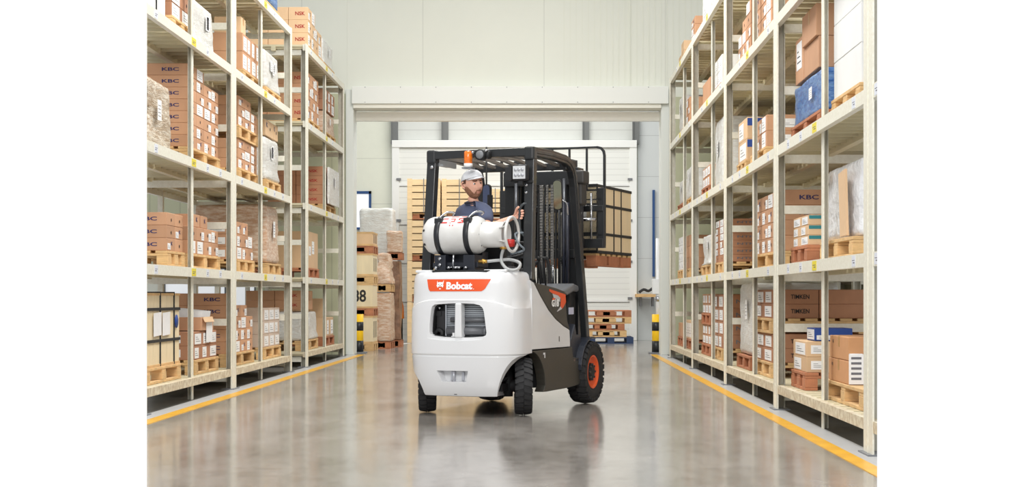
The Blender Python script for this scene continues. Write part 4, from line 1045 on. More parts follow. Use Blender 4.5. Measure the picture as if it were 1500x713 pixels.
for i, x in enumerate((-.222, .035)):
    e2 = MB(); e2.lathe([(.1545, 0), (.162, 0), (.162, 1), (.1545, 1)], (x-.022, 0, 0), (.044, 0, 0), 48)
    s_ = e2.build('strap', M('strap_black', srgb(36, 38, 42), .4), e)
    MB().box(x-.035, x+.035, -.125, -.085, .085, .135).build('strap_latch', blackp, s_, bevel=.006)
    MB().tube([(x-.01, -.08, .135), (x+.03, -.03, .185), (x+.08, .02, .185), (x+.05, .05, .165)], .008, sub=4).build('latch_lever', chrome, s_)
# red printing on the shell: drawn in the cylinder's own surface
g = MB()
def on_shell(u, v):
    a = math.radians(30)+v/R; return (-.085+u, -math.cos(a)*(R+.0012), math.sin(a)*(R+.0012))
def cell(u0, u1, v0, v1):
    u0, u1, v0, v1 = u0*1.15, u1*1.15, v0*1.35-.01, v1*1.35-.01
    g.add([on_shell(u0, v0), on_shell(u1, v0), on_shell(u1, v1), on_shell(u0, v1)], [(0, 1, 2, 3)])
for (u0, u1, v0, v1) in ((-.10, -.05, .02, .03), (-.09, -.05, .055, .065), (-.03, -.022, .02, .06), (-.022, 0, .052, .06), (-.002, .006, .03, .06), (-.022, 0, .03, .037), (-.028, -.02, .0, .008), (-.005, .003, .0, .008),
                         (.03, .075, .055, .066), (.03, .04, .02, .055), (.04, .06, .02, .03), (.062, .072, .02, .042), (.05, .072, .036, .045), (.085, .093, .02, .03), (-.04, .02, .08, .09), (.04, .085, .08, .09)): cell(u0, u1, v0, v1)
g.build('red_printing', M('red_print', srgb(206, 44, 36), .5), e)
# cradle under the bottle
m = MB()
for x in (-.222, .035):
    m.box(x-.05, x+.05, -.19, .02, 1.164, 1.29)
m.box(-.30, .10, -.16, .05, 1.19, 1.23); m.box(-.26, .08, -.02, .10, 1.164, 1.32)
fk(m, 'bottle_cradle', M('cradle_black', srgb(36, 40, 50), .4), bevel=.004)
m = MB().cyl((-.10, -.20, 1.17), (-.095, -.20, 1.29), .009, n=10).cyl((-.14, -.2, 1.19), (-.03, -.2, 1.19), .008, n=10)
fk(m, 'cradle_fitting', chrome)
for x in (-.13, -.07, -.04, -.245, .02): fk(MB().cyl((x, -.19, 1.185), (x, -.225, 1.185), .012, n=8), 'cradle_bolt', chrome)
for z in (1.21, 1.26): fk(MB().cyl((-.22, -.19, z), (-.22, -.20, z), .014, n=10), 'cradle_bolt', chrome)
m = MB().tube([(.30, -.10, 1.34), (.30, -.14, 1.28), (.33, -.2, 1.22), (.40, -.24, 1.17), (.47, -.22, 1.17), (.45, -.12, 1.22), (.36, -.1, 1.25), (.28, -.14, 1.245), (.2, -.2, 1.235)], .013, sub=6)
fk(m, 'gas_hose', M('braided_hose', srgb(184, 186, 186), .4, .3, bump=.4, bscale=160))
fk(MB().cyl((.30, -.10, 1.335), (.30, -.10, 1.36), .03, n=16), 'brass_coupling', M('brass', srgb(206, 160, 80), .3, .8))
fk(MB().cyl((.13, -.2, 1.235), (.2, -.2, 1.235), .014, n=10).cyl((.16, -.2, 1.235), (.175, -.2, 1.235), .022, n=6), 'brass_coupling', M('brass', (1, 1, 1)))
# seat, wheel, mirrors, levers
m = MB().box(-.24, .20, .20, .68, .98, 1.08).box(-.22, .18, .18, .27, 1.08, 1.44); fk(m, 'driver_seat', blackm, bevel=.03, seg=3)
m = MB().tube([(-.02+math.cos(a*PI/12)*.16, .86+math.sin(a*PI/12)*.14, 1.36+math.sin(a*PI/12)*.07) for a in range(24)], .013, closed=True).cyl((-.02, .86, 1.36), (-.02, 1.05, 1.05), .025, n=12).bar((-.17, .86, 1.36), (.13, .86, 1.36), .025, .012)
fk(m, 'steering_wheel', blackm)
m = MB()
for x in (.14, .19, .24): m.cyl((x, .98, 1.05), (x+.01, .92, 1.27), .008, n=8).lathe([(0, 0), (.014, .2), (.016, .7), (0, 1)], (x+.01, .92, 1.26), (0, -.01, .045), 10)
fk(m, 'control_lever', blackm)
m = MB().tube([(.44, .09, 1.71), (.40, .065, 1.70), (.374, .066, 1.65), (.374, .07, 1.50), (.41, .08, 1.44), (.44, .08, 1.42)], .011, sub=5); fk(m, 'grab_handle', M('handle_rubber', srgb(60, 66, 70), .5))
m = MB().tube([(.40, .08, 1.47), (.36, .0, 1.46), (.40, -.02, 1.38), (.42, .04, 1.33), (.30, .05, 1.30)], .009, sub=5); fk(m, 'grey_cable', M('cable_grey', srgb(130, 140, 148), .4))
mirror = M('mirror_glass', srgb(236, 238, 240), .02, 1.0)
e = link('side_mirror', None, FK, (-.185, .66, 1.80)); e.rotation_euler = (0, 0, math.radians(-22))
MB().prism(rrect(-.046, .048, -.125, .125, .042), 'y', -.0, .022).box(.03, .062, -.02, .02, -.09, .03).build('mirror_housing', blackm, e, bevel=.004)
MB().prism(rrect(-.041, .042, -.118, .118, .038), 'y', -.003, -.0005).build('mirror_glass', M('shirt_reflection_tint', srgb(96, 104, 130), .06, 1.0), e)  # slate blue tint stands in for the reflected shirt
MB().cyl((-.03, .03, -.25), (-.03, .03, .45), .008, n=10).build('mirror_stem', blackm, e)
e = link('panoramic_mirror', None, FK, (.34, 1.0, 1.84)); e.rotation_euler = (math.radians(8), 0, math.radians(8))
MB().prism(rrect(-.036, .042, -.13, .13, .03), 'y', 0, .02).build('mirror_housing', blackm, e, bevel=.003)
MB().prism(rrect(-.032, .038, -.124, .124, .028), 'y', -.003, -.0005).build('mirror_glass', M('hall_reflection_tint', srgb(150, 150, 128), .12, 1.0), e)  # dull green-beige tint stands in for the reflected hall
MB().tube([(.04, .02, -.05), (.075, .03, -.08), (.08, .04, -.18)], .008, sub=4).build('mirror_arm', chrome, e)

# mast
for s in (-1, 1):
    x = s*.315
    m = MB().box(x-.045, x+.045, 1.475, 1.50, .10, 2.12).box(x+s*.03, x+s*.045, 1.50, 1.60, .10, 2.12).box(x-.045, x+.045, 1.60, 1.62, .10, 2.12); fk(m, 'outer_mast_channel', blackp, bevel=.003)
    x = s*.255
    m = MB().box(x-.035, x+.035, 1.52, 1.54, .25, 2.20).box(x+s*.02, x+s*.03, 1.54, 1.63, .25, 2.20).box(x-.035, x+.035, 1.63, 1.65, .25, 2.20); fk(m, 'inner_mast_channel', blackp, bevel=.003)
    m = MB().cyl((s*.235, 1.45, .3), (s*.235, 1.45, 1.25), .035, n=18).cyl((s*.235, 1.45, 1.25), (s*.235, 1.45, 1.32), .042, n=18); fk(m, 'lift_cylinder', blackp)
    fk(MB().cyl((s*.235, 1.45, 1.32), (s*.235, 1.45, 2.02), .02, n=14), 'lift_rod', M('dark_chrome', srgb(90, 92, 96), .3, .7))
fk(MB().box(-.36, .36, 1.44, 1.50, 1.96, 2.09), 'top_crossbar', blackp, bevel=.008)
fk(MB().box(-.33, .33, 1.455, 1.475, 1.30, 1.38), 'middle_crossbar', blackp, bevel=.006)
fk(MB().box(-.36, .36, 1.46, 1.50, .32, .44), 'bottom_crossbar', blackp, bevel=.006)
fk(MB().box(.30, .425, 1.44, 1.60, 1.97, 2.09).box(.34, .40, 1.46, 1.6, 1.78, 1.98), 'mast_head_block', M('mast_block', srgb(54, 52, 50), .5), bevel=.015)
fk(MB().box(.22, .30, 1.44, 1.6, 2.09, 2.19), 'mast_head_stop', M('mast_block', srgb(54, 52, 50), .5), bevel=.01)
def chain(x, y, z0, z1, w_):
    m = MB(); n = int((z1-z0)/.026)
    for i in range(n):
        z = z0+i*.026
        m.box(x-w_, x+w_, y-.009, y+.009, z, z+.017); m.cyl((x-w_*1.25, y, z+.021), (x+w_*1.25, y, z+.021), .005, n=6)
    return fk(m, 'lift_chain', M('chain_steel', srgb(150, 148, 144), .35, .6))
for x, w_ in ((.02, .016), (.075, .009), (.125, .014), (-.1, .014)): chain(x, 1.44, .9, 1.98, w_)
chain(.215, 1.42, 1.02, 1.72, .008)
hb = M('blue_black_hose', srgb(36, 40, 54), .4)
for x in (.205, .25, .285): fk(MB().cyl((x, 1.40, .95), (x, 1.40, 1.80), .012 if x < .28 else .016, n=12), 'hydraulic_hose', hb if x > .21 else blackm)
for x in (-.05, -.01, .045, .165): fk(MB().tube([(x, 1.42, .95), (x+.004, 1.41, 1.3), (x, 1.43, 1.7), (x+.01, 1.45, 1.98)], .010, sub=5), 'hydraulic_hose', blackm)
for x in (.105, .135): fk(MB().cyl((x, 1.43, 1.04), (x, 1.43, 1.24), .011, n=12), 'chrome_rod', chrome)
fk(MB().tube([(.02, 1.3, 1.02), (.0, 1.28, 1.2), (.05, 1.3, 1.26), (.07, 1.3, 1.02)], .016, sub=6).tube([(.1, 1.3, 1.02), (.105, 1.28, 1.25), (.13, 1.28, 1.3), (.15, 1.3, 1.2), (.15, 1.3, 1.02)], .014, sub=6), 'hose_loop', rubber)
# carriage and load guard
CY = 1.76
m = MB()
for s in (-1, 1):
    m2 = MB().rbars([(s*.512, CY, 1.42), (s*.512, CY, 2.245), (s*.505, CY, 2.285), (s*.48, CY, 2.315), (s*.44, CY, 2.325)], .02, .022, (0, 1, 0)); fk(m2, 'load_guard_post', blackp)
fk(MB().rbars([(-.45, CY, 2.325), (.45, CY, 2.325)], .02, .018, (0, 1, 0)), 'load_guard_top', blackp)
for x in (-.34, -.17, 0.0, .17, .34): fk(MB().box(x-.009, x+.009, CY-.008, CY+.008, 1.94 if x > 0 else 1.5, 2.32), 'load_guard_bar', blackp)
fk(MB().box(-.51, .51, CY-.01, CY+.01, 1.925, 1.940), 'load_guard_rail', blackp)
fk(MB().box(-.51, .51, CY-.04, CY+.02, 1.735, 1.79), 'upper_carriage_bar', blackp, bevel=.005)
fk(MB().box(-.51, .51, CY-.04, CY+.02, 1.40, 1.485), 'lower_carriage_bar', blackp, bevel=.005)
for s in (-1, 1): fk(MB().box(s*.455, s*.52, CY-.03, CY+.02, 1.40, 1.95), 'carriage_side_plate', blackp, bevel=.004)
fk(MB().box(.30, .50, CY-.03, CY-.01, 1.51, 1.525).box(.30, .50, CY-.03, CY-.01, 1.84, 1.85), 'thin_rail', blackp)
fk(MB().cyl((.405, CY-.06, 1.48), (.405, CY-.06, 1.90), .011, n=12).cyl((.24, CY-.07, 1.66), (.45, CY-.07, 1.66), .016, n=12), 'side_shift_rod', chrome)
fk(MB().box(.24, .31, CY-.12, CY-.03, 1.62, 1.72), 'side_shift_block', blackm, bevel=.01)
fk(MB().prism([(CY-.14, 1.42), (CY-.14, 1.52), (CY-.04, 1.48), (CY-.04, 1.42)], 'x', .26, .34), 'side_shift_block', blackm, bevel=.01)
for s in (-.16, .19): fk(MB().box(s-.05, s+.05, CY+.022, CY+.06, 1.31, 1.78).prism([(CY+.022, 1.31), (CY+.06, 1.332), (CY+1.05, 1.325), (CY+1.12, 1.315), (CY+1.05, 1.305), (CY+.06, 1.305)], 'x', s-.05, s+.05), 'fork', blackp, bevel=.003)
# the load on the forks
def place(o, x, y, z):
    c, s_ = math.cos(YAW), math.sin(YAW)
    o.location = (FO[0]+x*c-y*s_, FO[1]+x*s_+y*c, z); o.rotation_euler = (0, 0, YAW)
L0 = 1.93
e = empty('pallet'); place(e, -.03, L0, 1.24); tag(e, 'raised wooden pallet carried by the forks under the plywood crate', 'pallet')
m = MB()
for i in range(7): m.box(-.40, .40, .005+i*.158, .10+i*.158, .098, .118)
m.build('top_deck', wood, e, bevel=.002)
for x in (-.40, -.05, .30):
    m = MB()
    for y in (0.0, .37, .74): m.box(x, x+.10, y, y+.31, .014, .098)
    m.box(x, x+.10, 0, 1.05, 0, .014); m.build('block_runner', wood_r, e, bevel=.002)
e = empty('plywood_crate'); place(e, -.03, L0+.52, 1.36); tag(e, 'plywood crate with black steel straps carried by the forklift', 'crate')
m = MB().box(-.40, .40, -.5, .53, 0, .645); m.build('board_box', ply, e, bevel=.004)
for z in (.0, .17, .44, .618): MB().box(-.405, .405, -.505, .535, z, z+.026).build('steel_strap', blackm, e)
for y in (-.5, -.02, .2): MB().box(-.406, .406, y, y+.018, 0, .646).build('steel_strap', blackm, e)
for x in (-.2, .18): MB().box(x, x+.016, -.507, .537, 0, .647).build('steel_strap', blackm, e)
MB().box(.05, .3, -.508, -.502, .34, .56).build('grey_sheet', M('pale_grey_sheet', srgb(196, 196, 192), .5), e)
# ------------------------------------------------------------------ the driver
def P3(x, y, z): return Vector((x, y, z))
def skin_geo(verts, edges, radii, root, sub=2):
    me = bpy.data.meshes.new('sk'); me.from_pydata(verts, edges, [])
    o = bpy.data.objects.new('sk', me); COL.objects.link(o)
    md = o.modifiers.new('s', 'SKIN'); md.use_smooth_shade = True; md.branch_smoothing = .5
    for i, r in enumerate(radii):
        me.skin_vertices[0].data[i].radius = r if isinstance(r, tuple) else (r, r); me.skin_vertices[0].data[i].use_root = (i == root)
    sb = o.modifiers.new('b', 'SUBSURF'); sb.levels = sub; sb.render_levels = sub
    bpy.context.view_layer.update()
    ev = o.evaluated_get(bpy.context.evaluated_depsgraph_get()); m = ev.to_mesh()
    vs = [v.co.copy() for v in m.vertices]; fs = [tuple(p.vertices) for p in m.polygons]
    ev.to_mesh_clear(); bpy.data.objects.remove(o); return vs, fs
skin = M('skin', srgb(234, 180, 156), .5, var=.04, vscale=20); skin.node_tree.nodes['Principled BSDF'].inputs['Subsurface Weight'].default_value = .08
skin.node_tree.nodes['Principled BSDF'].inputs['Subsurface Radius'].default_value = (.02, .008, .004)
PE = empty('person', FO, YAW); tag(PE, 'seated driver in blue t-shirt and pale cap looking back over his right shoulder', 'person')
# skeleton in the forklift's frame
names = {}; V = []; E_ = []; Rr = []
def node(n, p, r, par=None):
    names[n] = len(V); V.append(Vector(p)); Rr.append(r)
    if par: E_.append((names[par], names[n]))
SX = -.125
node('pelvis', (-.05, .40, 1.14), (.15, .11))
node('belly', (-.08, .38, 1.32), (.14, .10), 'pelvis'); node('chest', (-.13, .34, 1.52), (.145, .095), 'belly'); node('upper', (-.15, .31, 1.67), (.10, .07), 'chest')
node('neck', (-.142, .28, 1.745), .055, 'upper'); node('neck2', (-.134, .262, 1.80), .052, 'neck')
node('rs', (.0, .21, 1.668), .05, 'upper'); node('re', (.075, .09, 1.50), .042, 'rs'); node('rf', (.17, .10, 1.548), .036, 're'); node('rw', (.275, .115, 1.594), (.026, .022), 'rf')
node('rp', (.325, .12, 1.612), (.034, .020), 'rw')
node('ls', (-.30, .40, 1.672), .05, 'upper'); node('le', (-.31, .60, 1.46), .042, 'ls'); node('lf', (-.24, .72, 1.39), .036, 'le'); node('lw', (-.17, .83, 1.40), .026, 'lf'); node('lp', (-.15, .86, 1.41), (.032, .02), 'lw')
for s, n in ((1, 'r'), (-1, 'l')):
    node(n+'h', (-.05+s*.09, .45, 1.13), .09, 'pelvis'); node(n+'k', (-.03+s*.14, .80, 1.14), .066, n+'h'); node(n+'c', (-.03+s*.14, .92, .86), .052, n+'k'); node(n+'a', (-.03+s*.14, .98, .62), .04, n+'c'); node(n+'t', (-.03+s*.14, 1.10, .575), .035, n+'a')
# right hand: four fingers closing round the handle at (.382, .06..) and a thumb
hx = .352
for k, (z, L_) in enumerate(((1.650, 1.0), (1.630, 1.06), (1.609, 1.0), (1.590, .85))):
    node('f%da' % k, (hx, .098-.004*k, z), .0105, 'rp')
    node('f%db' % k, (hx+.036*L_, .070, z+.002), .0098, 'f%da' % k)
    node('f%dc' % k, (hx+.058*L_, .048, z-.001), .0092, 'f%db' % k)
    node('f%dd' % k, (hx+.040*L_, .034, z-.006), .0078, 'f%dc' % k)
node('ta', (.328, .088, 1.640), .0125, 'rp'); node('tb', (.350, .058, 1.668), .0112, 'ta'); node('tc', (.376, .044, 1.682), .0095, 'tb')
for k in range(4):
    node('g%da' % k, (-.13+.0*k, .875, 1.39+.02*k), .010, 'lp'); node('g%db' % k, (-.105, .885, 1.385+.02*k), .009, 'g%da' % k); node('g%dc' % k, (-.10, .865, 1.375+.02*k), .008, 'g%db' % k)
bv, bf = skin_geo(V, E_, Rr, 0)
m = MB(); m.add(bv, bf, 0, True)
# head: shaped from a sphere, facing +y in its own frame
bmh = bmesh.new(); bmesh.ops.create_icosphere(bmh, subdivisions=6, radius=1)
def g(v, c, s): return math.exp(-((v[0]-c[0])**2/s[0]**2+(v[1]-c[1])**2/s[1]**2))
hm = []
for v in bmh.verts:
    x, y, z = v.co
    # skull and jaw
    wx = .077*(1-.30*max(0, -z)**1.4); dy_ = .098 if y < 0 else .092; hz = .118
    X = x*wx; Y = y*dy_*(1-.10*max(0, -z)**1.5 if y < 0 else 1); Z = z*hz
    if z < -.2 and y < .2: Y += .03*(-z-.2)*(0.2-y)
    if y > 0:
        f = y
        Y += f*.036*g((x, z), (0, -.18), (.16, .17))*1.0          # nose tip
        Y += f*.020*g((x, z), (0, .02), (.11, .26))               # bridge
        Y -= f*.014*(g((x, z), (.36, .06), (.20, .13))+g((x, z), (-.36, .06), (.20, .13)))   # eye sockets
        Y += f*.008*g((x, z), (0, .26), (.55, .10))               # brow
        Y += f*.010*g((x, z), (0, -.50), (.24, .07))+f*.009*g((x, z), (0, -.60), (.22, .06)) # lips
        Y -= f*.004*g((x, z), (0, -.55), (.3, .03))
        Y += f*.018*g((x, z), (0, -.86), (.35, .17))              # chin
        Y += f*.006*(g((x, z), (.5, -.2), (.2, .2))+g((x, z), (-.5, -.2), (.2, .2)))
    v.co = Vector((X, Y, Z))
    hm.append((x, y, z))
bmh.verts.ensure_lookup_table()
hc = Vector((-.128, .245, 1.892)); HA = YAW*0+math.radians(180+34+21.5)   # facing back to the camera, turned to its right
ROT = Matrix.Rotation(HA, 3, 'Z') @ Matrix.Rotation(math.radians(-3), 3, 'X') @ Matrix.Rotation(math.radians(9), 3, 'Y')
HS = 1.03
def HP(p): return hc+ROT @ (Vector(p)*HS)
fsk = [tuple(v.index for v in f.verts) for f in bmh.faces]
m.add([HP(v.co) for v in bmh.verts], fsk, 0, True)
body = m.build('body', skin, PE)
# beard, hair, brows: shells just outside the skin
def shell(name, test, off, mat, parent=None):
    q = MB(); idx = {}; vs = []; fs = []
    bmh.normal_update()
    for f in bmh.faces:
        c = [hm[v.index] for v in f.verts]; cc = tuple(sum(a)/3 for a in zip(*c))
        if test(*cc):
            t = []
            for v in f.verts:
                if v.index not in idx:
                    idx[v.index] = len(vs); n = noise.noise(v.co*120)*.0012; vs.append(HP(v.co+v.normal*(off+n)))
                t.append(idx[v.index])
            fs.append(tuple(t))
    q.add(vs, fs, 0, True); o = q.build(name, mat, parent or PE)
    sd = o.modifiers.new('s', 'SOLIDIFY'); sd.thickness = off*.9; sd.offset = -1
    return o
hairm = M('brown_hair', srgb(92, 62, 46), .8, var=.3, vscale=60)
beardm = M('brown_beard', srgb(150, 106, 82), .85, var=.3, vscale=60)
shell('beard', lambda x, y, z: y > -.15 and z < (-.38 if abs(x) < .26 else -.38-.22*min(1, (abs(x)-.26)/.16) if abs(x) < .42 else -.62+.5*min(1, (abs(x)-.42)/.5)**1.6) and not (abs(x) < .24 and -.63 < z < -.47), .0035, beardm)
shell('hair', lambda x, y, z: (y < .22 and z > -.25 and not (abs(x) > .8 and y > -.25 and z < .1)) , .005, hairm)
shell('eyebrows', lambda x, y, z: y > .3 and .21 < z-.06*abs(abs(x)-.3) < .265 and .14 < abs(x) < .56, .003, hairm)
lip = shell('lips', lambda x, y, z: y > .5 and -.59 < z < -.50 and abs(x) < .22, .0012, M('lip', srgb(206, 140, 122), .5))
q = MB(); ir = MB()
for s in (-1, 1):
    c = Vector((s*.0275, .0700, .006)); q.lathe([(0, -1), (.0075, -.8), (.0115, -.3), (.012, 0), (.0115, .3), (.0075, .8), (0, 1)], HP(c), ROT @ Vector((0, .0118, 0)), 20)
    ir.lathe([(0, 0), (.0066, 0), (.0062, 1), (0, 1.2)], HP(c+Vector((0, .0098, 0))), ROT @ Vector((0, .0026, 0)), 16)
q.build('eyeballs', M('eye_white', srgb(228, 224, 220), .3), PE); ir.build('irises', M('iris', srgb(74, 66, 52), .3), PE)
q = MB()
for s in (-1, 1):
    q.tube([HP((s*.074, -.004, .022)), HP((s*.084, -.014, .026)), HP((s*.088, -.024, .010)), HP((s*.084, -.020, -.012)), HP((s*.075, -.006, -.026)), HP((s*.074, -.002, -.01))], .0062, sub=4)
    q.lathe([(0, 0), (.02, .1), (.02, .7), (0, 1)], HP((s*.070, -.010, .0)), ROT @ Vector((s*.012, 0, 0)), 14)
q.build('ears', skin, PE)
# cap
capm = M('pale_grey_cap', srgb(236, 238, 242), .8, var=.07, vscale=30, bump=.3, bscale=60)
bc = bmesh.new(); bmesh.ops.create_uvsphere(bc, u_segments=40, v_segments=20, radius=1)
vs = []; keep = {}
for v in bc.verts:
    if v.co.z > -.02: keep[v.index] = len(vs); x, y, z = v.co; vs.append(HP((x*.086, y*.105-.006, .040+y*.018+z*.080*(1-.06*max(0, y))+.004*noise.noise(v.co*4)-.018*max(0, -y)*(1-z))))
fs = [tuple(keep[v.index] for v in f.verts) for f in bc.faces if all(v.index in keep for v in f.verts)]
q = MB(); q.add(vs, fs, 0, True); cap = q.build('cap', capm, PE); sd = cap.modifiers.new('s', 'SOLIDIFY'); sd.thickness = .003
bc.free()
q = MB(); n = 14; vs = []
for j in range(5):
    t = j/4
    for i in range(n+1):
        a = math.radians(205-230*i/n*.0-50-0) if 0 else math.radians(155-130*i/n)
        rx = .085; ry = .098+.078*t*math.sin(math.pi*(i/n))**.6
        vs.append(HP((math.cos(a)*(rx-.008*t), math.sin(a)*(ry if t else .100), .059-.006*t-.016*abs(math.cos(a))**1.5)))
fs = [(j*(n+1)+i, j*(n+1)+i+1, (j+1)*(n+1)+i+1, (j+1)*(n+1)+i) for j in range(4) for i in range(n)]
q.add(vs, fs, 0, True); o = q.build('cap_peak', capm, cap); sd = o.modifiers.new('s', 'SOLIDIFY'); sd.thickness = .003
q = MB().lathe([(0, 0), (.007, 0), (.005, 1), (0, 1)], HP((0, -.004, .121)), ROT @ Vector((0, 0, .004)), 10); q.build('cap_button', capm, cap)
# t-shirt
V2 = []; E2 = []; R2 = []; nm = {}
def n2(n, p, r, par=None):
    nm[n] = len(V2); V2.append(Vector(p)); R2.append(r)
    if par: E2.append((nm[par], nm[n]))
n2('a', (-.05, .40, 1.12), (.168, .125)); n2('b', (-.08, .38, 1.32), (.165, .122), 'a'); n2('c', (-.13, .34, 1.52), (.182, .13), 'b'); n2('d', (-.15, .31, 1.665), (.15, .11), 'c'); n2('e', (-.145, .288, 1.735), (.085, .072), 'd'); n2('e2', (-.143, .28, 1.752), (.075, .072), 'e')
n2('rm', (-.075, .26, 1.680), .078, 'd'); n2('rs', (-.005, .21, 1.675), .082, 'rm'); n2('rt', (.035, .150, 1.60), .068, 'rs'); n2('ru', (.055, .12, 1.555), .064, 'rt')
n2('ls', (-.295, .40, 1.68), .080, 'd'); n2('lt', (-.30, .50, 1.57), .066, 'ls'); n2('lu', (-.305, .54, 1.53), .062, 'lt')
sv, sf = skin_geo(V2, E2, R2, 0)
q = MB(); q.add([p+Vector((1, 1, .6))*(.006*noise.noise(p*9)+.003*noise.noise(p*25)) for p in sv], sf, 0, True); q.build('t_shirt', M('slate_blue_cotton', srgb(84, 92, 118), .85, var=.06, vscale=20, bump=.15, bscale=80), PE)
q = MB(); q.tube([(-.142+.066*math.cos(a*PI/8), .278+.060*math.sin(a*PI/8), 1.738) for a in range(16)], .007, closed=True); q.build('collar', M('dark_collar', srgb(48, 50, 62), .8), PE)
V2 = []; E2 = []; R2 = []; nm = {}
n2('p', (-.05, .40, 1.12), (.165, .12))
for s, n in ((1, 'r'), (-1, 'l')):
    n2(n+'h', (-.05+s*.09, .45, 1.125), .102, 'p'); n2(n+'k', (-.03+s*.14, .80, 1.14), .078, n+'h'); n2(n+'c', (-.03+s*.14, .92, .86), .066, n+'k'); n2(n+'a', (-.03+s*.14, .97, .66), .058, n+'c')
sv, sf = skin_geo(V2, E2, R2, 0)
q = MB(); q.add(sv, sf, 0, True); q.build('trousers', M('black_trousers', srgb(32, 32, 36), .85), PE)
for s in (-1, 1):
    q = MB(); x = -.03+s*.14; q.prism([(.92, .536), (1.18, .536), (1.19, .57), (1.12, .60), (1.03, .64), (.93, .64)], 'x', x-.045, x+.045); q.build('shoe', rubber, PE, bevel=.015, seg=3)

# ------------------------------------------------------------------ back room goods
def X_at(px, y): return (px-797)/F*y
def slat_crate(x0, x1, y0, y1, z0, h, label):
    e = empty('slatted_crate', ((x0+x1)/2, (y0+y1)/2, z0)); tag(e, label, 'crate', 'tall stacks of slatted timber crates behind the forklift')
    dx = (x1-x0)/2; dy = (y1-y0)/2
    for sx in (-1, 1):
        for sy in (-1, 1): MB().box(sx*dx, sx*(dx-.10), sy*dy, sy*(dy-.03), 0, h).build('corner_post', wood_l, e, bevel=.003)
    MB().box(-dx+.04, dx-.04, -dy+.06, dy-.06, .14, h-.12).build('gap_shade_block', M('crate_gap_shade', srgb(120, 92, 64), .8), e)  # dark block added inside so the slat gaps look shaded
    n = 5; sh = (h-.15)/n
    m = MB()
    for sy in (-1, 1):
        for k in range(n): m.box(-dx+.101, dx-.101, sy*(dy-.005), sy*(dy-.025), .14+k*sh+.012, .14+(k+1)*sh-.008)
    for sx in (-1, 1):
        for k in range(n): m.box(sx*(dx-.005), sx*(dx-.025), -dy+.035, dy-.035, .14+k*sh+.012, .14+(k+1)*sh-.008)
    m.build('slats', wood_l, e, bevel=.002)
    MB().box(-dx+.02, dx-.02, -dy+.04, dy-.04, .11, .13).build('crate_floor', wood, e)
    m = MB()
    for sy in (-1, 0, 1): m.box(-dx, dx, sy*(dy-.05)-.045, sy*(dy-.05)+.045, 0, .025)
    for q_ in (-.5, .5): m.box(-dx+.11+(.5+q_)*(2*dx-.36), -dx+.25+(.5+q_)*(2*dx-.36), -dy+.05, dy-.05, .03, .109)
    m.build('skids', wood_r, e)
    MB().box(-.008, .008, -dy-.004, -dy+.0, .14, h).build('tie_wire', greym, e)
    return e
HC = .855
cols = [(596.5, 645.0, 30.2, 'left'), (647, 699, 30.25, 'middle'), (701, 750, 30.3, 'right')]
for j, (a, b, y, nme) in enumerate(cols):
    for k in range(4):
        if j == 2 and k == 3: hh = HC-.2
        else: hh = HC-.008
        slat_crate(X_at(a, y), X_at(b, y), y, y+1.1, k*HC, hh, '%s timber crate in the %s stack of slatted crates behind the forklift' % (('bottom', 'second', 'third', 'top')[k], nme))
# pallet stack on the right
def flat_pallet(x0, x1, y0, y1, z, label, mat, grp='pile of pallets in the back room', h=.135):
    e = empty('pallet', (x0, y0, z)); tag(e, label, 'pallet', grp); D = y1-y0; L = x1-x0
    m = MB()
    for i in range(6): m.box(0, L, (D-.1)*i/5, (D-.1)*i/5+.1, h-.022, h)
    m.build('top_deck', mat, e, bevel=.002)
    for j in range(3):
        m = MB(); a = (D-.1)*j/2
        for q_ in (0, (L-.14)/2, L-.14): m.box(q_, q_+.14, a, a+.1, .021, h-.023)
        m.box(.3*L, .7*L, a, a+.1, .03, h-.03) if mat is not bluepl else None; m.box(0, L, a, a+.1, 0, .02); m.build('block_runner', mat, e, bevel=.002)
    return e
Y0 = 29.6
bluepl = M('blue_pallet_plastic', srgb(36, 58, 96), .5)
for k, (a, b, mt, d) in enumerate(((862, 928, bluepl, 'blue plastic pallet at the bottom of'), (858, 918, wood, 'pale wooden pallet second from the bottom of'), (852, 915, wood_r, 'reddish wooden pallet in the middle of'), (850, 925, wood, 'pale wooden pallet second from the top of'), (852, 925, wood_r, 'reddish wooden pallet on top of'))):
    flat_pallet(X_at(a, Y0), X_at(b, Y0), Y0, Y0+1.0, k*.1365, d+' the pile right of the forklift', mt)
# left stacks behind the portal
def bstack_crate(px0, px1, y, z0, h, label, mat, txt=None, d=.7):
    x0, x1 = X_at(px0, y), X_at(px1, y)
    e = link('boxed_crate', None, None, ((x0+x1)/2, y+d/2, z0)); tag(e, label, 'crate')
    L = x1-x0; MB().box(-L/2, L/2, -d/2, d/2, 0, h).build('crate_body', mat, e, bevel=.006)
    for z in (0, h-.03): MB().box(-L/2-.006, L/2+.006, -d/2-.006, d/2+.006, z, z+.03).build('edge_batten', wood, e)
    if txt:
        q = MB(); add_text(q, txt, lambda u, v: (u-.02, -d/2-.003, h/2+v), L*.55, h*.5); q.build('painted_number', ink_k, e)
    else:
        q = MB()
        for i in range(3): q.box(L/2+.001, L/2+.003, -d*.3+i*.18, -d*.3+i*.18+.05, h*.2, h*.8)
        q.build('painted_mark', ink_k, e)
    return e
yb = 25.6
zs = [0.0, .62, 1.19, 1.72]
lab = ['bottom', 'second', 'third', 'top']
x0, x1 = X_at(509, yb), X_at(547, yb)
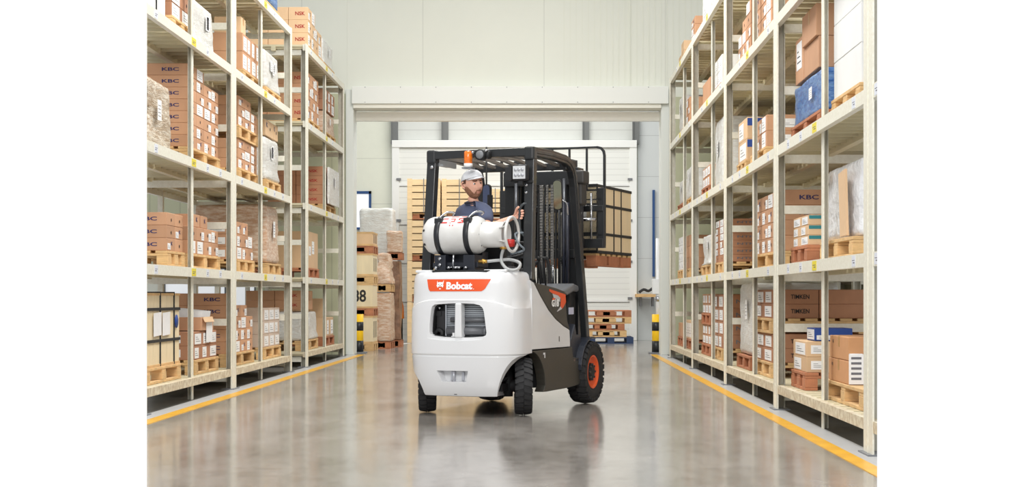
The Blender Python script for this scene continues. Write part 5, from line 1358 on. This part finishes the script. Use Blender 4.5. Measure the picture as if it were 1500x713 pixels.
for k in range(4):
    z = zs[k]
    flat_pallet(x0, x1, yb, yb+.72, z, '%s pallet in the crate tower just behind the left portal pillar' % lab[k], wood_r if k % 2 else wood, 'pallets of the crate tower behind the left portal pillar')
    top = (zs+[2.10])[k+1]-z-.137
    bstack_crate(510, 546, yb+.01, z+.136, top, ('crate standing on the bottom pallet of the tower behind the left pillar', 'crate painted with the number 88 behind the left pillar', 'pale crate above the one painted 88', 'topmost light carton crate of the tower behind the left pillar')[k], (ply, ply, ply, kraft_l)[k], (None, '88', None, None)[k])
def wl2(px0, px1, y, z0, z1, d, label, mat, seed, **k):
    x0, x1 = X_at(px0, y), X_at(px1, y)
    o = link('wrapped_load', bulge_mesh('wrapped_load', -1, x1-x0, d, z1-z0, mat, seed=seed, **k), None, ((x0+x1)/2, y+d/2, z0)); tag(o, label, 'wrapped load'); return o
flat_pallet(X_at(522, 28), X_at(578, 28), 28, 28.9, 0, 'pallet beneath the tall white film-wrapped load behind the left pillar', wood, None)
wl2(523, 577, 28.0, .14, 2.66, .9, 'very tall white film-wrapped load behind the crate tower', film_w, 31, amp=.05, taper=.12)
y = 26.7
flat_pallet(X_at(545, y), X_at(572, y), y, y+.8, 0, 'reddish pallet under the shiny pink wrapped load', wood_r, None)
wl2(545, 572, y, .14, 1.02, .75, 'shiny pinkish film-wrapped load on the floor beside the crate tower', film_t, 32, amp=.03)
flat_pallet(X_at(547, y), X_at(572, y), y, y+.75, 1.05, 'pallet between the two pinkish wrapped loads', wood, None)
wl2(548, 572, y+.02, 1.19, 1.75, .7, 'bag-like wrapped load with yellow base above the pink load', film_t, 33, amp=.06, taper=.35)
flat_pallet(X_at(568, 27.6), X_at(588, 27.6), 27.6, 28.0, 0, 'pallet under the narrow brown wrapped column', wood_r, None)
wl2(570, 586, 27.6, .14, 1.62, .35, 'narrow brown wrapped column beside the slatted crates', M('brown_wrapped', srgb(150, 112, 84), .4, dirt=srgb(90, 64, 48), dirt_amt=.6, bump=.4), 34, amp=.04)
flat_pallet(X_at(566, 27.6), X_at(589, 27.6), 27.6, 28.0, 1.66, 'pallet on top of the narrow brown wrapped column', wood_r, None)
wl2(567, 588, 27.6, 1.80, 2.2, .35, 'pinkish wrapped bundle high on the narrow column', film_t, 35, amp=.04)
e = empty('traffic_cone', (X_at(583, 30.5), 30.5, 0)); tag(e, 'orange and black post standing between the wrapped column and the crates', 'marker post')
MB().cyl((0, 0, 0), (0, 0, .5), .10, n=20).build('black_base', blackm, e); MB().lathe([(.13, 0), (.12, .5), (.07, .9), (0, 1)], (0, 0, .5), (0, 0, .5), 20).build('orange_top', M('cone_orange', srgb(240, 140, 50), .5), e)
e.name = 'marker_post'
# ------------------------------------------------------------------ keep only the part of the hall that the photograph shows
bpy.context.view_layer.update()
def trim_to_view():
    kL = (215-797)/F; kR = (1285-797)/F
    planes = [(Vector((0, 0, 0)), Vector((-1, kL, 0)).normalized()), (Vector((0, 0, 0)), Vector((1, -kR, 0)).normalized())]
    for nm in [o.name for o in bpy.data.objects if o.type == 'MESH']:
        o = bpy.data.objects.get(nm)
        if o is None: continue
        mw = o.matrix_world
        cs = [mw @ Vector(c) for c in o.bound_box]
        cut = []; gone = False
        for co_, no in planes:
            ds = [(c-co_).dot(no) for c in cs]
            if min(ds) >= -1e-4: gone = True
            elif max(ds) > 1e-4: cut.append((co_, no))
        if gone:
            for ch in list(o.children): bpy.data.objects.remove(ch)
            bpy.data.objects.remove(o); continue
        if cut:
            me = o.data.copy(); o.data = me
            bm = bmesh.new(); bm.from_mesh(me); inv = mw.inverted()
            for co_, no in cut:
                lc = inv @ co_; ln = (mw.to_3x3().transposed() @ no).normalized()
                r = bmesh.ops.bisect_plane(bm, geom=bm.verts[:]+bm.edges[:]+bm.faces[:], plane_co=lc, plane_no=ln, clear_outer=True)
                ed = [g for g in r['geom_cut'] if isinstance(g, bmesh.types.BMEdge)]
                if ed: bmesh.ops.holes_fill(bm, edges=ed, sides=0)
            n = len(bm.verts); bm.to_mesh(me); bm.free()
            if n == 0:
                for ch in list(o.children): bpy.data.objects.remove(ch)
                bpy.data.objects.remove(o)
    for nm in [o.name for o in bpy.data.objects if o.type == 'EMPTY' and not o.children]: bpy.data.objects.remove(bpy.data.objects[nm])
trim_to_view()

# the cartons that show smallest become one mass
def projected(o):
    x, y, z = o.location; d = o.dimensions
    return max(d.x, d.y*abs(x)/y)*d.z/(y*y)*(1 if 'inner' not in o['label'] else .45)
cs = [o for o in bpy.data.objects if o.get('category') == 'carton' and o.name.startswith('carton')]
cs.sort(key=projected, reverse=True)
rest = cs[295:]
if rest:
    bm = bmesh.new(); mats = []
    for o in rest:
        for q in [o]+list(o.children):
            base = len(bm.faces); t = bmesh.new(); t.from_mesh(q.data); t.transform(q.matrix_world)
            tm = bpy.data.meshes.new('t'); t.to_mesh(tm); t.free()
            bm.from_mesh(tm); bpy.data.meshes.remove(tm); bm.faces.ensure_lookup_table()
            ids = []
            for mt in q.data.materials:
                if mt not in mats: mats.append(mt)
                ids.append(mats.index(mt))
            for f in bm.faces[base:]: f.material_index = ids[min(f.material_index, len(ids)-1)]
    me = bpy.data.meshes.new('carton_mass'); bm.to_mesh(me); bm.free()
    for mt in mats: me.materials.append(mt)
    for o in rest:
        for q in list(o.children): bpy.data.objects.remove(q)
        bpy.data.objects.remove(o)
    tag(link('carton_mass', me), 'remaining brown cartons stacked farther back and deeper inside the racks', 'cartons', kind='stuff')
